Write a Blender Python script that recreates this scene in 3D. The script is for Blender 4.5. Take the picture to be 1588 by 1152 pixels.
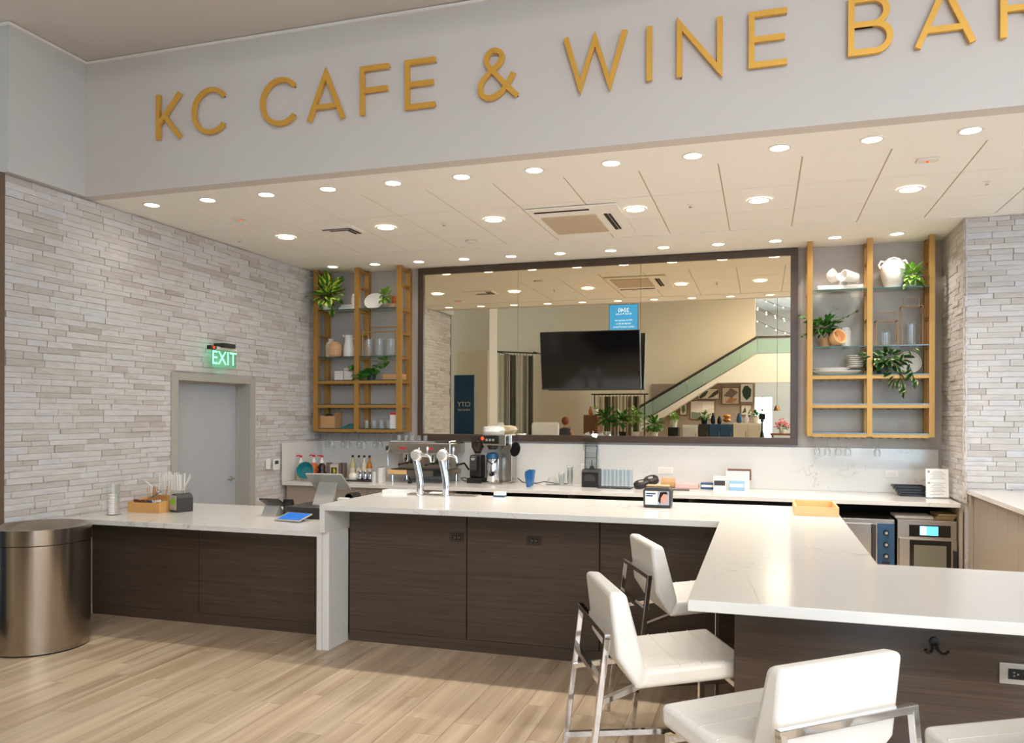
import bpy, bmesh, math, random
from mathutils import Vector, Matrix
for o in list(bpy.data.objects): bpy.data.objects.remove(o)
S = bpy.context.scene
COL = S.collection
PI = math.pi
def R(d): return math.radians(d)
# ------------------------------------------------------------------ camera
cd = bpy.data.cameras.new('camera'); cam = bpy.data.objects.new('camera', cd); COL.objects.link(cam)
cd.sensor_width = 36.0; cd.lens = 1244.5/1588*36.0; cd.shift_y = (643.0-576.0)/1588.0; cd.clip_start = 0.03
cam.location = (0, 0, 1.72)
cam.rotation_euler = (Matrix.Rotation(R(17.317), 4, 'Z') @ Matrix.Rotation(R(90), 4, 'X') @ Matrix.Rotation(R(0.187), 4, 'Z')).to_euler()
S.camera = cam
# ------------------------------------------------------------------ world (daylight outside the storefront)
W = bpy.data.worlds.new('daylight'); S.world = W; W.use_nodes = True
bg = W.node_tree.nodes['Background']; bg.inputs[0].default_value = (0.47, 0.70, 1.0, 1); bg.inputs[1].default_value = 12.0
LAMP_W = 9.0        # each recessed downlight
PANEL_W = 240.0       # each unseen fill panel added over the shop floor
S.view_settings.view_transform = 'Standard'; S.view_settings.look = 'None'; S.view_settings.exposure = 0.0; S.view_settings.gamma = 1.0
S.view_settings.use_curve_mapping = False
S.cycles.transparent_max_bounces = 48
# ------------------------------------------------------------------ helpers
def lin(c):
    return tuple(((v/255)/12.92 if v/255 <= .04045 else ((v/255+.055)/1.055)**2.4) for v in c) + (1,)
def nd(nt, t, **k):
    n = nt.nodes.new(t)
    for a, b in k.items(): setattr(n, a, b)
    return n
def new_mat(name):
    m = bpy.data.materials.new(name); m.use_nodes = True
    nt = m.node_tree; return m, nt, nt.nodes['Principled BSDF']
def mat(name, c, rough=.5, metal=0., var=0., scale=(8, 8, 8), bump=0., spec=None, coat=0., emit=None, es=0., trans=0., alpha=None, rnd=0.):
    m, nt, b = new_mat(name); L = nt.links
    base = lin(c)
    b.inputs['Base Color'].default_value = base; b.inputs['Roughness'].default_value = rough; b.inputs['Metallic'].default_value = metal
    if spec is not None: b.inputs['Specular IOR Level'].default_value = spec
    if coat: b.inputs['Coat Weight'].default_value = coat; b.inputs['Coat Roughness'].default_value = .08
    if emit: b.inputs['Emission Color'].default_value = lin(emit); b.inputs['Emission Strength'].default_value = es
    if trans: b.inputs['Transmission Weight'].default_value = trans
    tc = nd(nt, 'ShaderNodeTexCoord'); mp = nd(nt, 'ShaderNodeMapping'); L.new(tc.outputs['Object'], mp.inputs[0]); mp.inputs['Scale'].default_value = scale
    n = nd(nt, 'ShaderNodeTexNoise'); n.inputs['Scale'].default_value = 1.; n.inputs['Detail'].default_value = 4; L.new(mp.outputs[0], n.inputs[0])
    mx = nd(nt, 'ShaderNodeMix', data_type='RGBA'); L.new(n.outputs[0], mx.inputs[0])
    v = max(var, .02)
    mx.inputs[6].default_value = tuple(x*(1-v) for x in base[:3])+(1,); mx.inputs[7].default_value = tuple(min(1, x*(1+v)) for x in base[:3])+(1,)
    out = mx.outputs[2]
    if rnd:
        oi = nd(nt, 'ShaderNodeObjectInfo'); h = nd(nt, 'ShaderNodeHueSaturation'); mr = nd(nt, 'ShaderNodeMapRange')
        mr.inputs[3].default_value = 1-rnd; mr.inputs[4].default_value = 1+rnd; L.new(oi.outputs['Random'], mr.inputs[0]); L.new(mr.outputs[0], h.inputs['Value']); L.new(out, h.inputs['Color']); out = h.outputs[0]
    L.new(out, b.inputs['Base Color'])
    if bump:
        bp = nd(nt, 'ShaderNodeBump'); bp.inputs['Strength'].default_value = bump; bp.inputs['Distance'].default_value = .01; L.new(n.outputs[0], bp.inputs['Height']); L.new(bp.outputs[0], b.inputs['Normal'])
    return m
def glass(name, tint, refl=.08, rough=.02, op=0.):
    m = bpy.data.materials.new(name); m.use_nodes = True; nt = m.node_tree; nt.nodes.clear(); L = nt.links
    o = nd(nt, 'ShaderNodeOutputMaterial'); t = nd(nt, 'ShaderNodeBsdfTransparent'); g = nd(nt, 'ShaderNodeBsdfGlossy'); x = nd(nt, 'ShaderNodeMixShader')
    t.inputs[0].default_value = lin(tint); g.inputs['Roughness'].default_value = rough
    lw = nd(nt, 'ShaderNodeLayerWeight'); lw.inputs[0].default_value = .35
    mr = nd(nt, 'ShaderNodeMapRange'); mr.inputs[3].default_value = refl*.5; mr.inputs[4].default_value = min(1, refl*6); L.new(lw.outputs['Facing'], mr.inputs[0])
    L.new(mr.outputs[0], x.inputs[0]); L.new(t.outputs[0], x.inputs[1]); L.new(g.outputs[0], x.inputs[2])
    if op:
        d = nd(nt, 'ShaderNodeBsdfDiffuse'); d.inputs[0].default_value = lin(tint); y = nd(nt, 'ShaderNodeMixShader'); y.inputs[0].default_value = op
        L.new(x.outputs[0], y.inputs[1]); L.new(d.outputs[0], y.inputs[2]); L.new(y.outputs[0], o.inputs[0])
    else: L.new(x.outputs[0], o.inputs[0])
    return m
class MB:
    """collects shapes, build() links them as one mesh object"""
    def __init__(s): s.v = []; s.f = []; s.M = None
    def add(s, vs, fs):
        b = len(s.v)
        s.v += [tuple(s.M @ Vector(p)) if s.M is not None else tuple(p) for p in vs]; s.f += [tuple(i+b for i in f) for f in fs]; return s
    def box(s, x0, x1, y0, y1, z0, z1):
        if x0 > x1: x0, x1 = x1, x0
        if y0 > y1: y0, y1 = y1, y0
        if z0 > z1: z0, z1 = z1, z0
        return s.add([(x0,y0,z0),(x1,y0,z0),(x1,y1,z0),(x0,y1,z0),(x0,y0,z1),(x1,y0,z1),(x1,y1,z1),(x0,y1,z1)],
                     [(0,3,2,1),(4,5,6,7),(0,1,5,4),(1,2,6,5),(2,3,7,6),(3,0,4,7)])
    def obox(s, c, size, rot):
        a, b, d = [q/2 for q in size]; m = rot.to_3x3() if hasattr(rot, 'to_3x3') else rot; c = Vector(c)
        P = [(-a,-b,-d),(a,-b,-d),(a,b,-d),(-a,b,-d),(-a,-b,d),(a,-b,d),(a,b,d),(-a,b,d)]
        return s.add([tuple(c + m @ Vector(p)) for p in P], [(0,3,2,1),(4,5,6,7),(0,1,5,4),(1,2,6,5),(2,3,7,6),(3,0,4,7)])
    def bar(s, p, q, w, h=None, up=(0,0,1)):
        p = Vector(p); q = Vector(q); h = h or w; d = (q-p); L = d.length; d.normalize(); u = Vector(up)
        if abs(d.dot(u)) > .98: u = Vector((1,0,0))
        r = d.cross(u).normalized(); u = r.cross(d)
        m = Matrix((r, d, u)).transposed(); return s.obox((p+q)/2, (w, L, h), m)
    def tube(s, path, r, n=8, cap=True):
        path = [Vector(p) for p in path]; k = len(path); rr = r if isinstance(r, (list, tuple)) else [r]*k
        vs = []; up = None
        for i, p in enumerate(path):
            t = (path[min(i+1, k-1)]-path[max(i-1, 0)]).normalized()
            if up is None:
                up = Vector((0,0,1)) if abs(t.z) < .9 else Vector((1,0,0))
            x = t.cross(up).normalized(); y = x.cross(t).normalized(); up = y
            for j in range(n):
                a = 2*PI*j/n; vs.append(tuple(p+(x*math.cos(a)+y*math.sin(a))*rr[i]))
        fs = [(i*n+j, i*n+(j+1) % n, (i+1)*n+(j+1) % n, (i+1)*n+j) for i in range(k-1) for j in range(n)]
        if cap: fs += [tuple(range(n-1, -1, -1)), tuple(range((k-1)*n, k*n))]
        return s.add(vs, fs)
    def cyl(s, c, r, z0, z1, n=20, r2=None):
        return s.lathe([(r, z0), (r if r2 is None else r2, z1)], c, n, True)
    def lathe(s, prof, c=(0,0,0), n=20, cap=False, axis=None):
        m = axis if axis is not None else Matrix.Identity(3); c = Vector(c); k = len(prof)
        vs = [tuple(c + m @ Vector((r*math.cos(2*PI*j/n), r*math.sin(2*PI*j/n), z))) for r, z in prof for j in range(n)]
        fs = [(i*n+j, i*n+(j+1) % n, (i+1)*n+(j+1) % n, (i+1)*n+j) for i in range(k-1) for j in range(n)]
        if cap: fs += [tuple(range(n-1, -1, -1)), tuple(range((k-1)*n, k*n))]
        return s.add(vs, fs)
    def ball(s, c, r, n=12, m=8, sc=(1,1,1)):
        prof = [(max(1e-4, r*math.sin(PI*i/m)), -r*math.cos(PI*i/m)) for i in range(m+1)]
        return s.lathe(prof, c, n, False, Matrix.Diagonal(sc))
    def prism(s, poly, a, b, axis='z'):
        # poly: 2D ring; axis z: (x,y) at z=a..b; axis y: (x,z) at y=a..b; axis x: (y,z) at x=a..b
        f = {'z': lambda p, t: (p[0], p[1], t), 'y': lambda p, t: (p[0], t, p[1]), 'x': lambda p, t: (t, p[0], p[1])}[axis]
        n = len(poly); vs = [f(p, a) for p in poly]+[f(p, b) for p in poly]
        return s.add(vs, [tuple(range(n-1, -1, -1)), tuple(range(n, 2*n))]+[(i, (i+1) % n, n+(i+1) % n, n+i) for i in range(n)])
    def stroke(s, pts, w, y0, y1, closed=False):
        # 2D polyline in (x,z) thickened to width w and extruded from y0 to y1
        pts = [p for i, p in enumerate(pts) if i == 0 or (Vector(p)-Vector(pts[i-1])).length > 1e-5]
        k = len(pts); P = [Vector(p) for p in pts]; Lf = []; Rt = []
        for i in range(k):
            a = P[i-1] if (i > 0 or closed) else None; c = P[(i+1) % k] if (i < k-1 or closed) else None
            d1 = (P[i]-a).normalized() if a is not None else None; d2 = (c-P[i]).normalized() if c is not None else None
            if d1 is None: d1 = d2
            if d2 is None: d2 = d1
            n1 = Vector((-d1.y, d1.x)); n2 = Vector((-d2.y, d2.x)); nn = (n1+n2)
            nn = nn.normalized() if nn.length > 1e-6 else n1
            h = w/2/max(.35, nn.dot(n1)); Lf.append(P[i]+nn*h); Rt.append(P[i]-nn*h)
        vs = [(p.x, y, p.y) for y in (y0, y1) for p in Lf+Rt]; fs = []; q = 2*k
        for i in range(k if closed else k-1):
            j = (i+1) % k
            fs += [(i, j, k+j, k+i), (q+i, q+k+i, q+k+j, q+j), (i, q+i, q+j, j), (k+i, k+j, q+k+j, q+k+i)]
        if not closed: fs += [(0, k, q+k, q), (k-1, q+k-1, q+2*k-1, 2*k-1)]
        return s.add(vs, fs)
    def build(s, name, m, parent=None, smooth=False, bevel=0., seg=2, local=False, origin=None):
        me = bpy.data.meshes.new(name); o = bpy.data.objects.new(name, me)
        if parent is not None:
            off = Vector((0,0,0)) if local else wl(parent)
        else:
            if origin is not None: off = Vector(origin)
            else:
                xs, ys, zs = zip(*s.v); off = Vector(((min(xs)+max(xs))/2, (min(ys)+max(ys))/2, min(zs)))
            o.location = off
        me.from_pydata([tuple(Vector(p)-off) for p in s.v], [], s.f)
        bm = bmesh.new(); bm.from_mesh(me); bmesh.ops.recalc_face_normals(bm, faces=bm.faces); bm.to_mesh(me); bm.free()
        if m is not None: me.materials.append(m)
        if smooth:
            for p in me.polygons: p.use_smooth = True
            me.set_sharp_from_angle(angle=R(40))
        COL.objects.link(o)
        if parent is not None: o.parent = parent
        if bevel:
            b = o.modifiers.new('bevel', 'BEVEL'); b.width = bevel; b.segments = seg; b.limit_method = 'ANGLE'
        return o
def wl(o):
    p = Vector((0,0,0))
    while o is not None: p = p+o.location; o = o.parent
    return p
def tag(o, label=None, cat=None, group=None, kind=None):
    if label: o['label'] = label
    if cat: o['category'] = cat
    if group: o['group'] = group
    if kind: o['kind'] = kind
    return o
def thing(name, label, cat, loc=(0,0,0), rz=0., group=None):
    o = bpy.data.objects.new(name, None); COL.objects.link(o); o.location = loc; o.rotation_euler = (0, 0, rz); o.empty_display_size = .05
    return tag(o, label, cat, group)
def dup(root, loc, rz=None, label=None):
    r = root.copy(); COL.objects.link(r); r.location = loc
    if rz is not None: r.rotation_euler = (0, 0, rz)
    if label: r['label'] = label
    for ch in list(root.children):
        c = ch.copy(); COL.objects.link(c); c.parent = r
        for g in list(ch.children):
            d = g.copy(); COL.objects.link(d); d.parent = c
    return r
def text(name, body, size, loc, rot, m, parent, ext=.0006, align='CENTER'):
    cu = bpy.data.curves.new(name, 'FONT'); cu.body = body; cu.size = size; cu.extrude = ext; cu.align_x = align; cu.align_y = 'CENTER'; cu.resolution_u = 3
    t = bpy.data.objects.new('tmp', cu); COL.objects.link(t)
    dg = bpy.context.evaluated_depsgraph_get(); me = bpy.data.meshes.new_from_object(t.evaluated_get(dg)); bpy.data.objects.remove(t)
    me.name = name; me.materials.clear(); me.materials.append(m)
    o = bpy.data.objects.new(name, me); COL.objects.link(o); o.parent = parent
    o.location = Vector(loc)-(wl(parent) if parent else Vector((0,0,0))); o.rotation_euler = rot
    return o
FACE_CAM = (R(90), 0, 0)          # text read from -Y
FACE_BAR = (R(90), 0, R(180))     # text read from +Y
ORD = ['first','second','third','fourth','fifth','sixth','seventh','eighth','ninth','tenth','eleventh','twelfth','thirteenth','fourteenth','fifteenth','sixteenth']
def struct(o): o['kind'] = 'structure'; return o
rnd = random.Random(7)
# ------------------------------------------------------------------ materials
def stone_mat():
    m, nt, b = new_mat('ledger_stone'); L = nt.links
    oi = nd(nt, 'ShaderNodeObjectInfo'); ge = nd(nt, 'ShaderNodeNewGeometry')
    ad = nd(nt, 'ShaderNodeMath', operation='ADD'); L.new(oi.outputs['Random'], ad.inputs[0]); L.new(ge.outputs['Random Per Island'], ad.inputs[1])
    fr = nd(nt, 'ShaderNodeMath', operation='FRACT'); L.new(ad.outputs[0], fr.inputs[0])
    cr = nd(nt, 'ShaderNodeValToRGB'); L.new(fr.outputs[0], cr.inputs[0])
    e = cr.color_ramp.elements; e[0].position = 0; e[0].color = lin((186,178,170)); e[1].position = 1; e[1].color = lin((214,208,202))
    for p, c in ((.08,(196,188,180)), (.35,(206,200,194)), (.6,(212,206,202)), (.8,(208,206,206))):
        q = e.new(p); q.color = lin(c)
    n = nd(nt, 'ShaderNodeTexNoise'); n.inputs['Scale'].default_value = 9; n.inputs['Detail'].default_value = 6; mp = nd(nt, 'ShaderNodeMapping'); mp.inputs['Scale'].default_value = (1, 1, 3)
    L.new(ge.outputs['Position'], mp.inputs[0]); L.new(mp.outputs[0], n.inputs[0])
    mr = nd(nt, 'ShaderNodeMapRange'); mr.inputs[3].default_value = .80; mr.inputs[4].default_value = 1.08; L.new(n.outputs[0], mr.inputs[0])
    h = nd(nt, 'ShaderNodeHueSaturation'); L.new(cr.outputs[0], h.inputs['Color']); L.new(mr.outputs[0], h.inputs['Value']); L.new(h.outputs[0], b.inputs['Base Color'])
    b.inputs['Roughness'].default_value = .8
    bp = nd(nt, 'ShaderNodeBump'); bp.inputs['Strength'].default_value = .55; bp.inputs['Distance'].default_value = .02; L.new(n.outputs[0], bp.inputs['Height']); L.new(bp.outputs[0], b.inputs['Normal'])
    return m
def wood_mat(name, c0, c1, sc, rough, per=True, bump=.05, noise=1.):
    m, nt, b = new_mat(name); L = nt.links; ge = nd(nt, 'ShaderNodeNewGeometry'); mp = nd(nt, 'ShaderNodeMapping'); mp.inputs['Scale'].default_value = sc
    L.new(ge.outputs['Position'], mp.inputs[0])
    oi = nd(nt, 'ShaderNodeObjectInfo'); ad = nd(nt, 'ShaderNodeMath', operation='ADD'); L.new(oi.outputs['Random'], ad.inputs[0]); L.new(ge.outputs['Random Per Island'], ad.inputs[1])
    fr = nd(nt, 'ShaderNodeMath', operation='FRACT'); L.new(ad.outputs[0], fr.inputs[0])
    n = nd(nt, 'ShaderNodeTexNoise', noise_dimensions='4D'); n.inputs['Scale'].default_value = noise; n.inputs['Detail'].default_value = 5; n.inputs['Roughness'].default_value = .6; L.new(mp.outputs[0], n.inputs[0])
    mw = nd(nt, 'ShaderNodeMath', operation='MULTIPLY'); mw.inputs[1].default_value = 40. if per else 0.; L.new(fr.outputs[0], mw.inputs[0]); L.new(mw.outputs[0], n.inputs['W'])
    mr = nd(nt, 'ShaderNodeMapRange'); mr.inputs[1].default_value = .28; mr.inputs[2].default_value = .72; L.new(n.outputs[0], mr.inputs[0])
    mx = nd(nt, 'ShaderNodeMix', data_type='RGBA'); mx.inputs[6].default_value = lin(c0); mx.inputs[7].default_value = lin(c1); L.new(mr.outputs[0], mx.inputs[0])
    out = mx.outputs[2]
    if per:
        v = nd(nt, 'ShaderNodeMapRange'); v.inputs[3].default_value = .92; v.inputs[4].default_value = 1.08; L.new(fr.outputs[0], v.inputs[0])
        h = nd(nt, 'ShaderNodeHueSaturation'); L.new(out, h.inputs['Color']); L.new(v.outputs[0], h.inputs['Value']); out = h.outputs[0]
    L.new(out, b.inputs['Base Color']); b.inputs['Roughness'].default_value = rough
    bp = nd(nt, 'ShaderNodeBump'); bp.inputs['Strength'].default_value = bump; bp.inputs['Distance'].default_value = .004; L.new(n.outputs[0], bp.inputs['Height']); L.new(bp.outputs[0], b.inputs['Normal'])
    return m
def quartz_mat():
    m, nt, b = new_mat('veined_quartz'); L = nt.links; ge = nd(nt, 'ShaderNodeNewGeometry')
    base = lin((221,217,210)); prev = None
    cur = nd(nt, 'ShaderNodeRGB'); cur.outputs[0].default_value = base; out = cur.outputs[0]
    for sc, wd, amt, seed, msk in ((1.1,.008,.34,0.,.54), (2.6,.009,.24,7.3,.56)):
        mp = nd(nt, 'ShaderNodeMapping'); mp.inputs['Location'].default_value = (seed, seed*2, seed*.5); mp.inputs['Rotation'].default_value = (.3, .2, .6); mp.inputs['Scale'].default_value = (1, .55, 1); L.new(ge.outputs['Position'], mp.inputs[0])
        n = nd(nt, 'ShaderNodeTexNoise'); n.inputs['Scale'].default_value = sc; n.inputs['Detail'].default_value = 7; n.inputs['Distortion'].default_value = .8; L.new(mp.outputs[0], n.inputs[0])
        s1 = nd(nt, 'ShaderNodeMath', operation='SUBTRACT'); s1.inputs[1].default_value = .5; L.new(n.outputs[0], s1.inputs[0])
        ab = nd(nt, 'ShaderNodeMath', operation='ABSOLUTE'); L.new(s1.outputs[0], ab.inputs[0])
        mr = nd(nt, 'ShaderNodeMapRange'); mr.inputs[1].default_value = 0; mr.inputs[2].default_value = wd; mr.inputs[3].default_value = amt; mr.inputs[4].default_value = 0; L.new(ab.outputs[0], mr.inputs[0])
        n2 = nd(nt, 'ShaderNodeTexNoise'); n2.inputs['Scale'].default_value = 1.7; L.new(mp.outputs[0], n2.inputs[0])
        mk = nd(nt, 'ShaderNodeMapRange'); mk.inputs[1].default_value = msk; mk.inputs[2].default_value = msk+.1; L.new(n2.outputs[0], mk.inputs[0])
        mu = nd(nt, 'ShaderNodeMath', operation='MULTIPLY'); L.new(mr.outputs[0], mu.inputs[0]); L.new(mk.outputs[0], mu.inputs[1])
        mx = nd(nt, 'ShaderNodeMix', data_type='RGBA'); L.new(mu.outputs[0], mx.inputs[0]); L.new(out, mx.inputs[6]); mx.inputs[7].default_value = lin((120,112,106)); out = mx.outputs[2]
    L.new(out, b.inputs['Base Color']); b.inputs['Roughness'].default_value = .16
    return m
def leaf_mat(name, edge, mid, w=.5):
    # variegated leaf: mid colour along the midrib, edge colour at the margin (uses the leaf's own v = local y)
    m, nt, b = new_mat(name); L = nt.links; tc = nd(nt, 'ShaderNodeTexCoord'); sp = nd(nt, 'ShaderNodeSeparateXYZ'); L.new(tc.outputs['Generated'], sp.inputs[0])
    s1 = nd(nt, 'ShaderNodeMath', operation='SUBTRACT'); s1.inputs[1].default_value = .5; L.new(sp.outputs[1], s1.inputs[0]); ab = nd(nt, 'ShaderNodeMath', operation='ABSOLUTE'); L.new(s1.outputs[0], ab.inputs[0])
    n = nd(nt, 'ShaderNodeTexNoise'); n.inputs['Scale'].default_value = 6; L.new(tc.outputs['Generated'], n.inputs[0]); ad = nd(nt, 'ShaderNodeMath', operation='MULTIPLY_ADD'); ad.inputs[1].default_value = .25; L.new(n.outputs[0], ad.inputs[0]); L.new(ab.outputs[0], ad.inputs[2])
    mr = nd(nt, 'ShaderNodeMapRange'); mr.inputs[1].default_value = .5*w+.03; mr.inputs[2].default_value = .5*w+.16; L.new(ad.outputs[0], mr.inputs[0])
    mx = nd(nt, 'ShaderNodeMix', data_type='RGBA'); L.new(mr.outputs[0], mx.inputs[0]); mx.inputs[6].default_value = lin(mid); mx.inputs[7].default_value = lin(edge); L.new(mx.outputs[2], b.inputs['Base Color'])
    b.inputs['Roughness'].default_value = .4
    return m
M = {}
M['stone'] = stone_mat()
M['floor'] = wood_mat('oak_plank', (164,136,106), (222,202,174), (13, .5, 1), .42)
M['dark_wood'] = wood_mat('dark_laminate', (58,45,36), (88,72,58), (1.5, 1.5, 110), .42, per=False)
M['quartz'] = quartz_mat()
M['paint'] = mat('fascia_paint', (206,198,190), .6, var=.02, scale=(2,2,2))
M['paint_side'] = mat('side_paint', (196,194,190), .6, var=.02)
M['ceil'] = mat('ceiling_paint', (244,240,232), .7, var=.015)
M['tile'] = mat('ceiling_tile', (245,241,233), .75, var=.02, scale=(120,120,120), bump=.08)
M['grid'] = mat('ceiling_grid', (196,180,150), .5)
M['bar_wall'] = mat('back_wall_paint', (176,168,160), .6, var=.02)
M['brass'] = mat('satin_brass', (182,136,68), .4, metal=.45, var=.05, scale=(3,3,30))
M['letter'] = mat('brushed_gold', (226,172,74), .42, metal=.4, var=.06, scale=(40,40,4))
M['letter_edge'] = mat('gold_edge', (120,86,40), .5, metal=.5)
M['frame'] = mat('mirror_frame', (74,56,42), .38, var=.06)
M['mirror'] = mat('mirror_silver', (240,228,202), .0, metal=1., var=.0)
M['chrome'] = mat('chrome', (225,225,228), .06, metal=1.)
M['steel'] = mat('brushed_steel', (172,162,148), .2, metal=1., var=.05, scale=(60,60,1))
M['steel_h'] = mat('stainless_sheet', (186,178,166), .25, metal=1., var=.06, scale=(2,2,60))
M['black'] = mat('black_plastic', (24,23,23), .4)
M['black_gloss'] = mat('black_gloss', (12,12,13), .08, coat=.4)
M['dark'] = mat('dark_void', (20,18,17), .7)
M['darkgrey'] = mat('dark_grey_plastic', (58,55,52), .45)
M['grey'] = mat('grey_plastic', (150,146,140), .45)
M['silver'] = mat('silver_plastic', (182,178,170), .35, metal=.3)
M['white'] = mat('white_plastic', (236,233,226), .4)
M['ceramic'] = mat('white_ceramic', (238,232,222), .3)
M['matte_white'] = mat('matte_white', (230,222,210), .7, var=.03)
M['leather'] = mat('white_leather', (238,233,224), .38, var=.02, scale=(60,60,60), bump=.05)
M['taupe'] = mat('taupe_cabinet', (168,154,138), .5, var=.02)
M['door'] = mat('door_paint', (176,178,180), .45, var=.01)
M['jamb'] = mat('jamb_paint', (170,164,154), .45, var=.01)
M['oak_trim'] = mat('oak_trim', (104,86,70), .5, var=.1, scale=(20,20,3))
M['bamboo'] = mat('bamboo', (214,160,94), .5, var=.12, scale=(60,60,4))
M['pale_wood'] = mat('pale_wood', (236,186,128), .5, var=.08, scale=(6,40,40))
M['brown_wood'] = mat('brown_wood', (120,74,44), .5, var=.15, scale=(4,4,30))
M['kraft'] = mat('kraft_paper', (196,150,104), .7, var=.05)
M['glass'] = glass('clear_glass', (250,252,252), .06)
M['glass_green'] = glass('green_edge_glass', (236,246,242), .09)
M['glass_edge'] = mat('glass_edge', (20,74,62), .1, spec=.8)
M['glass_blue'] = glass('pale_blue_glass', (240,247,252), .05)
M['acrylic'] = glass('acrylic', (250,251,251), .08, op=.05)
M['smoke'] = glass('smoke_plastic', (238,241,242), .05)
M['balustrade'] = glass('balustrade_glass', (206,226,216), .1, op=.35)
M['blue_cup'] = glass('blue_plastic', (84,168,226), .1, op=.3)
M['blue'] = mat('blue_panel', (40,78,112), .4)
M['blue_dk'] = mat('deep_blue', (24,84,122), .35)
M['red'] = mat('red_plastic', (206,30,54), .35)
M['orange'] = mat('orange_syrup', (214,98,24), .25)
M['amber'] = mat('amber_syrup', (198,120,24), .2)
M['pale_syrup'] = mat('pale_syrup', (206,190,140), .2)
M['cream_syrup'] = mat('cream_syrup', (226,214,190), .3)
M['cola'] = mat('chocolate_syrup', (44,22,14), .2)
M['teal'] = mat('teal_ceramic', (44,132,140), .25, var=.15)
M['bean'] = mat('coffee_beans', (74,42,24), .6, var=.3, scale=(90,90,90))
M['leaf_lime'] = leaf_mat('lime_variegated_leaf', (206,214,90), (52,110,34))
M['leaf_dark'] = leaf_mat('dark_variegated_leaf', (206,212,150), (34,76,32), .72)
M['leaf'] = mat('green_leaf', (64,122,38), .4, var=.35, scale=(30,30,30), rnd=.2)
M['leaf2'] = mat('light_green_leaf', (122,168,62), .4, var=.35, scale=(30,30,30), rnd=.2)
M['stem'] = mat('stem', (86,104,44), .6)
M['soil'] = mat('soil', (52,38,28), .9)
M['terracotta'] = mat('terracotta', (206,104,44), .6)
M['ribbed'] = mat('ribbed_peach_clay', (206,160,118), .6, var=.08)
M['marble_box'] = mat('white_marble_box', (222,214,206), .4, var=.05)
M['bronze'] = mat('bronze_wire', (126,92,58), .4, metal=.7)
def emis(name, c, s):
    m = mat(name, c, .5, emit=c, es=s); return m
M['lens'] = emis('lamp_lens', (255,244,224), 9.0)
M['exit_green'] = emis('exit_letters', (150,255,200), 1.3)
M['exit_glow'] = glass('exit_acrylic', (170,235,205), .06, op=.25)
M['screen_blue'] = emis('tablet_screen', (10,100,190), .4)
M['oven_screen'] = emis('oven_screen', (90,190,240), 1.4)
M['oven_screen2'] = emis('oven_screen_bright', (190,235,250), 1.6)
M['sign_blue'] = emis('blue_display', (70,165,235), .9)
M['sign_white'] = emis('display_text', (235,245,255), 1.2)
M['bulb'] = emis('string_bulb', (255,224,170), 14.)
M['fill_panel'] = emis('fill_panel_glow', (255,250,242), 3.)
M['led_red'] = emis('led_red', (255,60,20), 2.)
# ================================================================== STRUCTURE
CAMP = Vector((0, 0, 1.72))
floor = struct(MB().box(-14, 10, -13, 9.4, -.12, -.004).build('floor', M['floor'], origin=(0,0,0)))
# planks: near ones single, the rest joined
def planks(x0, x1, y0, y1, w=.152, L=1.22):
    out = []; x = x0; r = random.Random(3)
    while x < x1-.01:
        y = y0-r.random()*L
        while y < y1:
            a, b = max(y, y0), min(y+L, y1)
            if b-a > .03: out.append((x, min(x+w, x1), a, b))
            y += L
        x += w
    return out
PL = planks(-6.2, 2.4, 1.4, 8.2)
def seen(p):
    cx, cy = (p[0]+p[1])/2, (p[2]+p[3])/2
    return -5.6 < cx < .1 and 2.6 < cy < 5.6
near = sorted([p for p in PL if seen(p)], key=lambda p: p[0]**2+p[2]**2)[:280]
ns = set(near); rest = MB()
g = .0012
for p in near:
    MB().box(p[0]+g, p[1]-g, p[2]+g, p[3]-g, -.004, rnd.uniform(-.0004, 0)).build('plank', M['floor'], floor)
for p in PL:
    if p not in ns: rest.box(p[0]+g, p[1]-g, p[2]+g, p[3]-g, -.004, 0)
tag(rest.build('plank_field', M['floor'], floor), kind='stuff')

wall_back = struct(MB().box(-5.6, 1.9, 9.25, 9.4, 0, 3.6).build('wall_back', M['bar_wall']))
struct(MB().box(-5.46, 1.74, 9.225, 9.25, .914, 1.375).build('trim_1', M['quartz'], bevel=.002))
struct(MB().box(-5.47, -5.455, 8.32, 9.225, .914, 1.375).build('trim_2', M['quartz'], bevel=.002))
# ---- stone veneer
def stone_course(a0, a1, z0, z1, holes, r):
    out = []; z = z0
    while z < z1-.012:
        h = min(r.choice((.042,.05,.05,.058)), z1-z); a = a0-r.random()*.2
        while a < a1:
            L = r.uniform(.13, .42); s, e = max(a, a0), min(a+L, a1)
            for (h0, h1, zt) in holes:
                if z+h*.5 < zt:
                    if s >= h0 and e <= h1: s = e
                    elif s < h0 < e: e = h0
                    elif s < h1 < e: s = h1
            if e-s > .02: out.append((s, e, z, z+h))
            a += L
        z += h
    return out
def unit_stone(k):
    r = random.Random(50+k); mb = MB(); j = lambda: r.uniform(-.14, .14)
    # x: depth 0..1 (front at 1), y,z: -.5..
    mb.add([(0,-.5,-.5),(0,.5,-.5),(0,.5,.5),(0,-.5,.5),(1+j(),-.49,-.48),(1+j(),.49,-.48),(1+j(),.49,.48),(1+j(),-.49,.48),(1.12+j()*.5,r.uniform(-.2,.2),r.uniform(-.2,.2))],
           [(0,3,2,1),(0,1,5,4),(1,2,6,5),(2,3,7,6),(3,0,4,7),(4,5,8),(5,6,8),(6,7,8),(7,4,8)])
    me = bpy.data.meshes.new('stone'); me.from_pydata(mb.v, [], mb.f)
    bm = bmesh.new(); bm.from_mesh(me); bmesh.ops.recalc_face_normals(bm, faces=bm.faces); bm.to_mesh(me); bm.free(); me.materials.append(M['stone']); return me
UST = [unit_stone(k) for k in range(9)]
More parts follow.
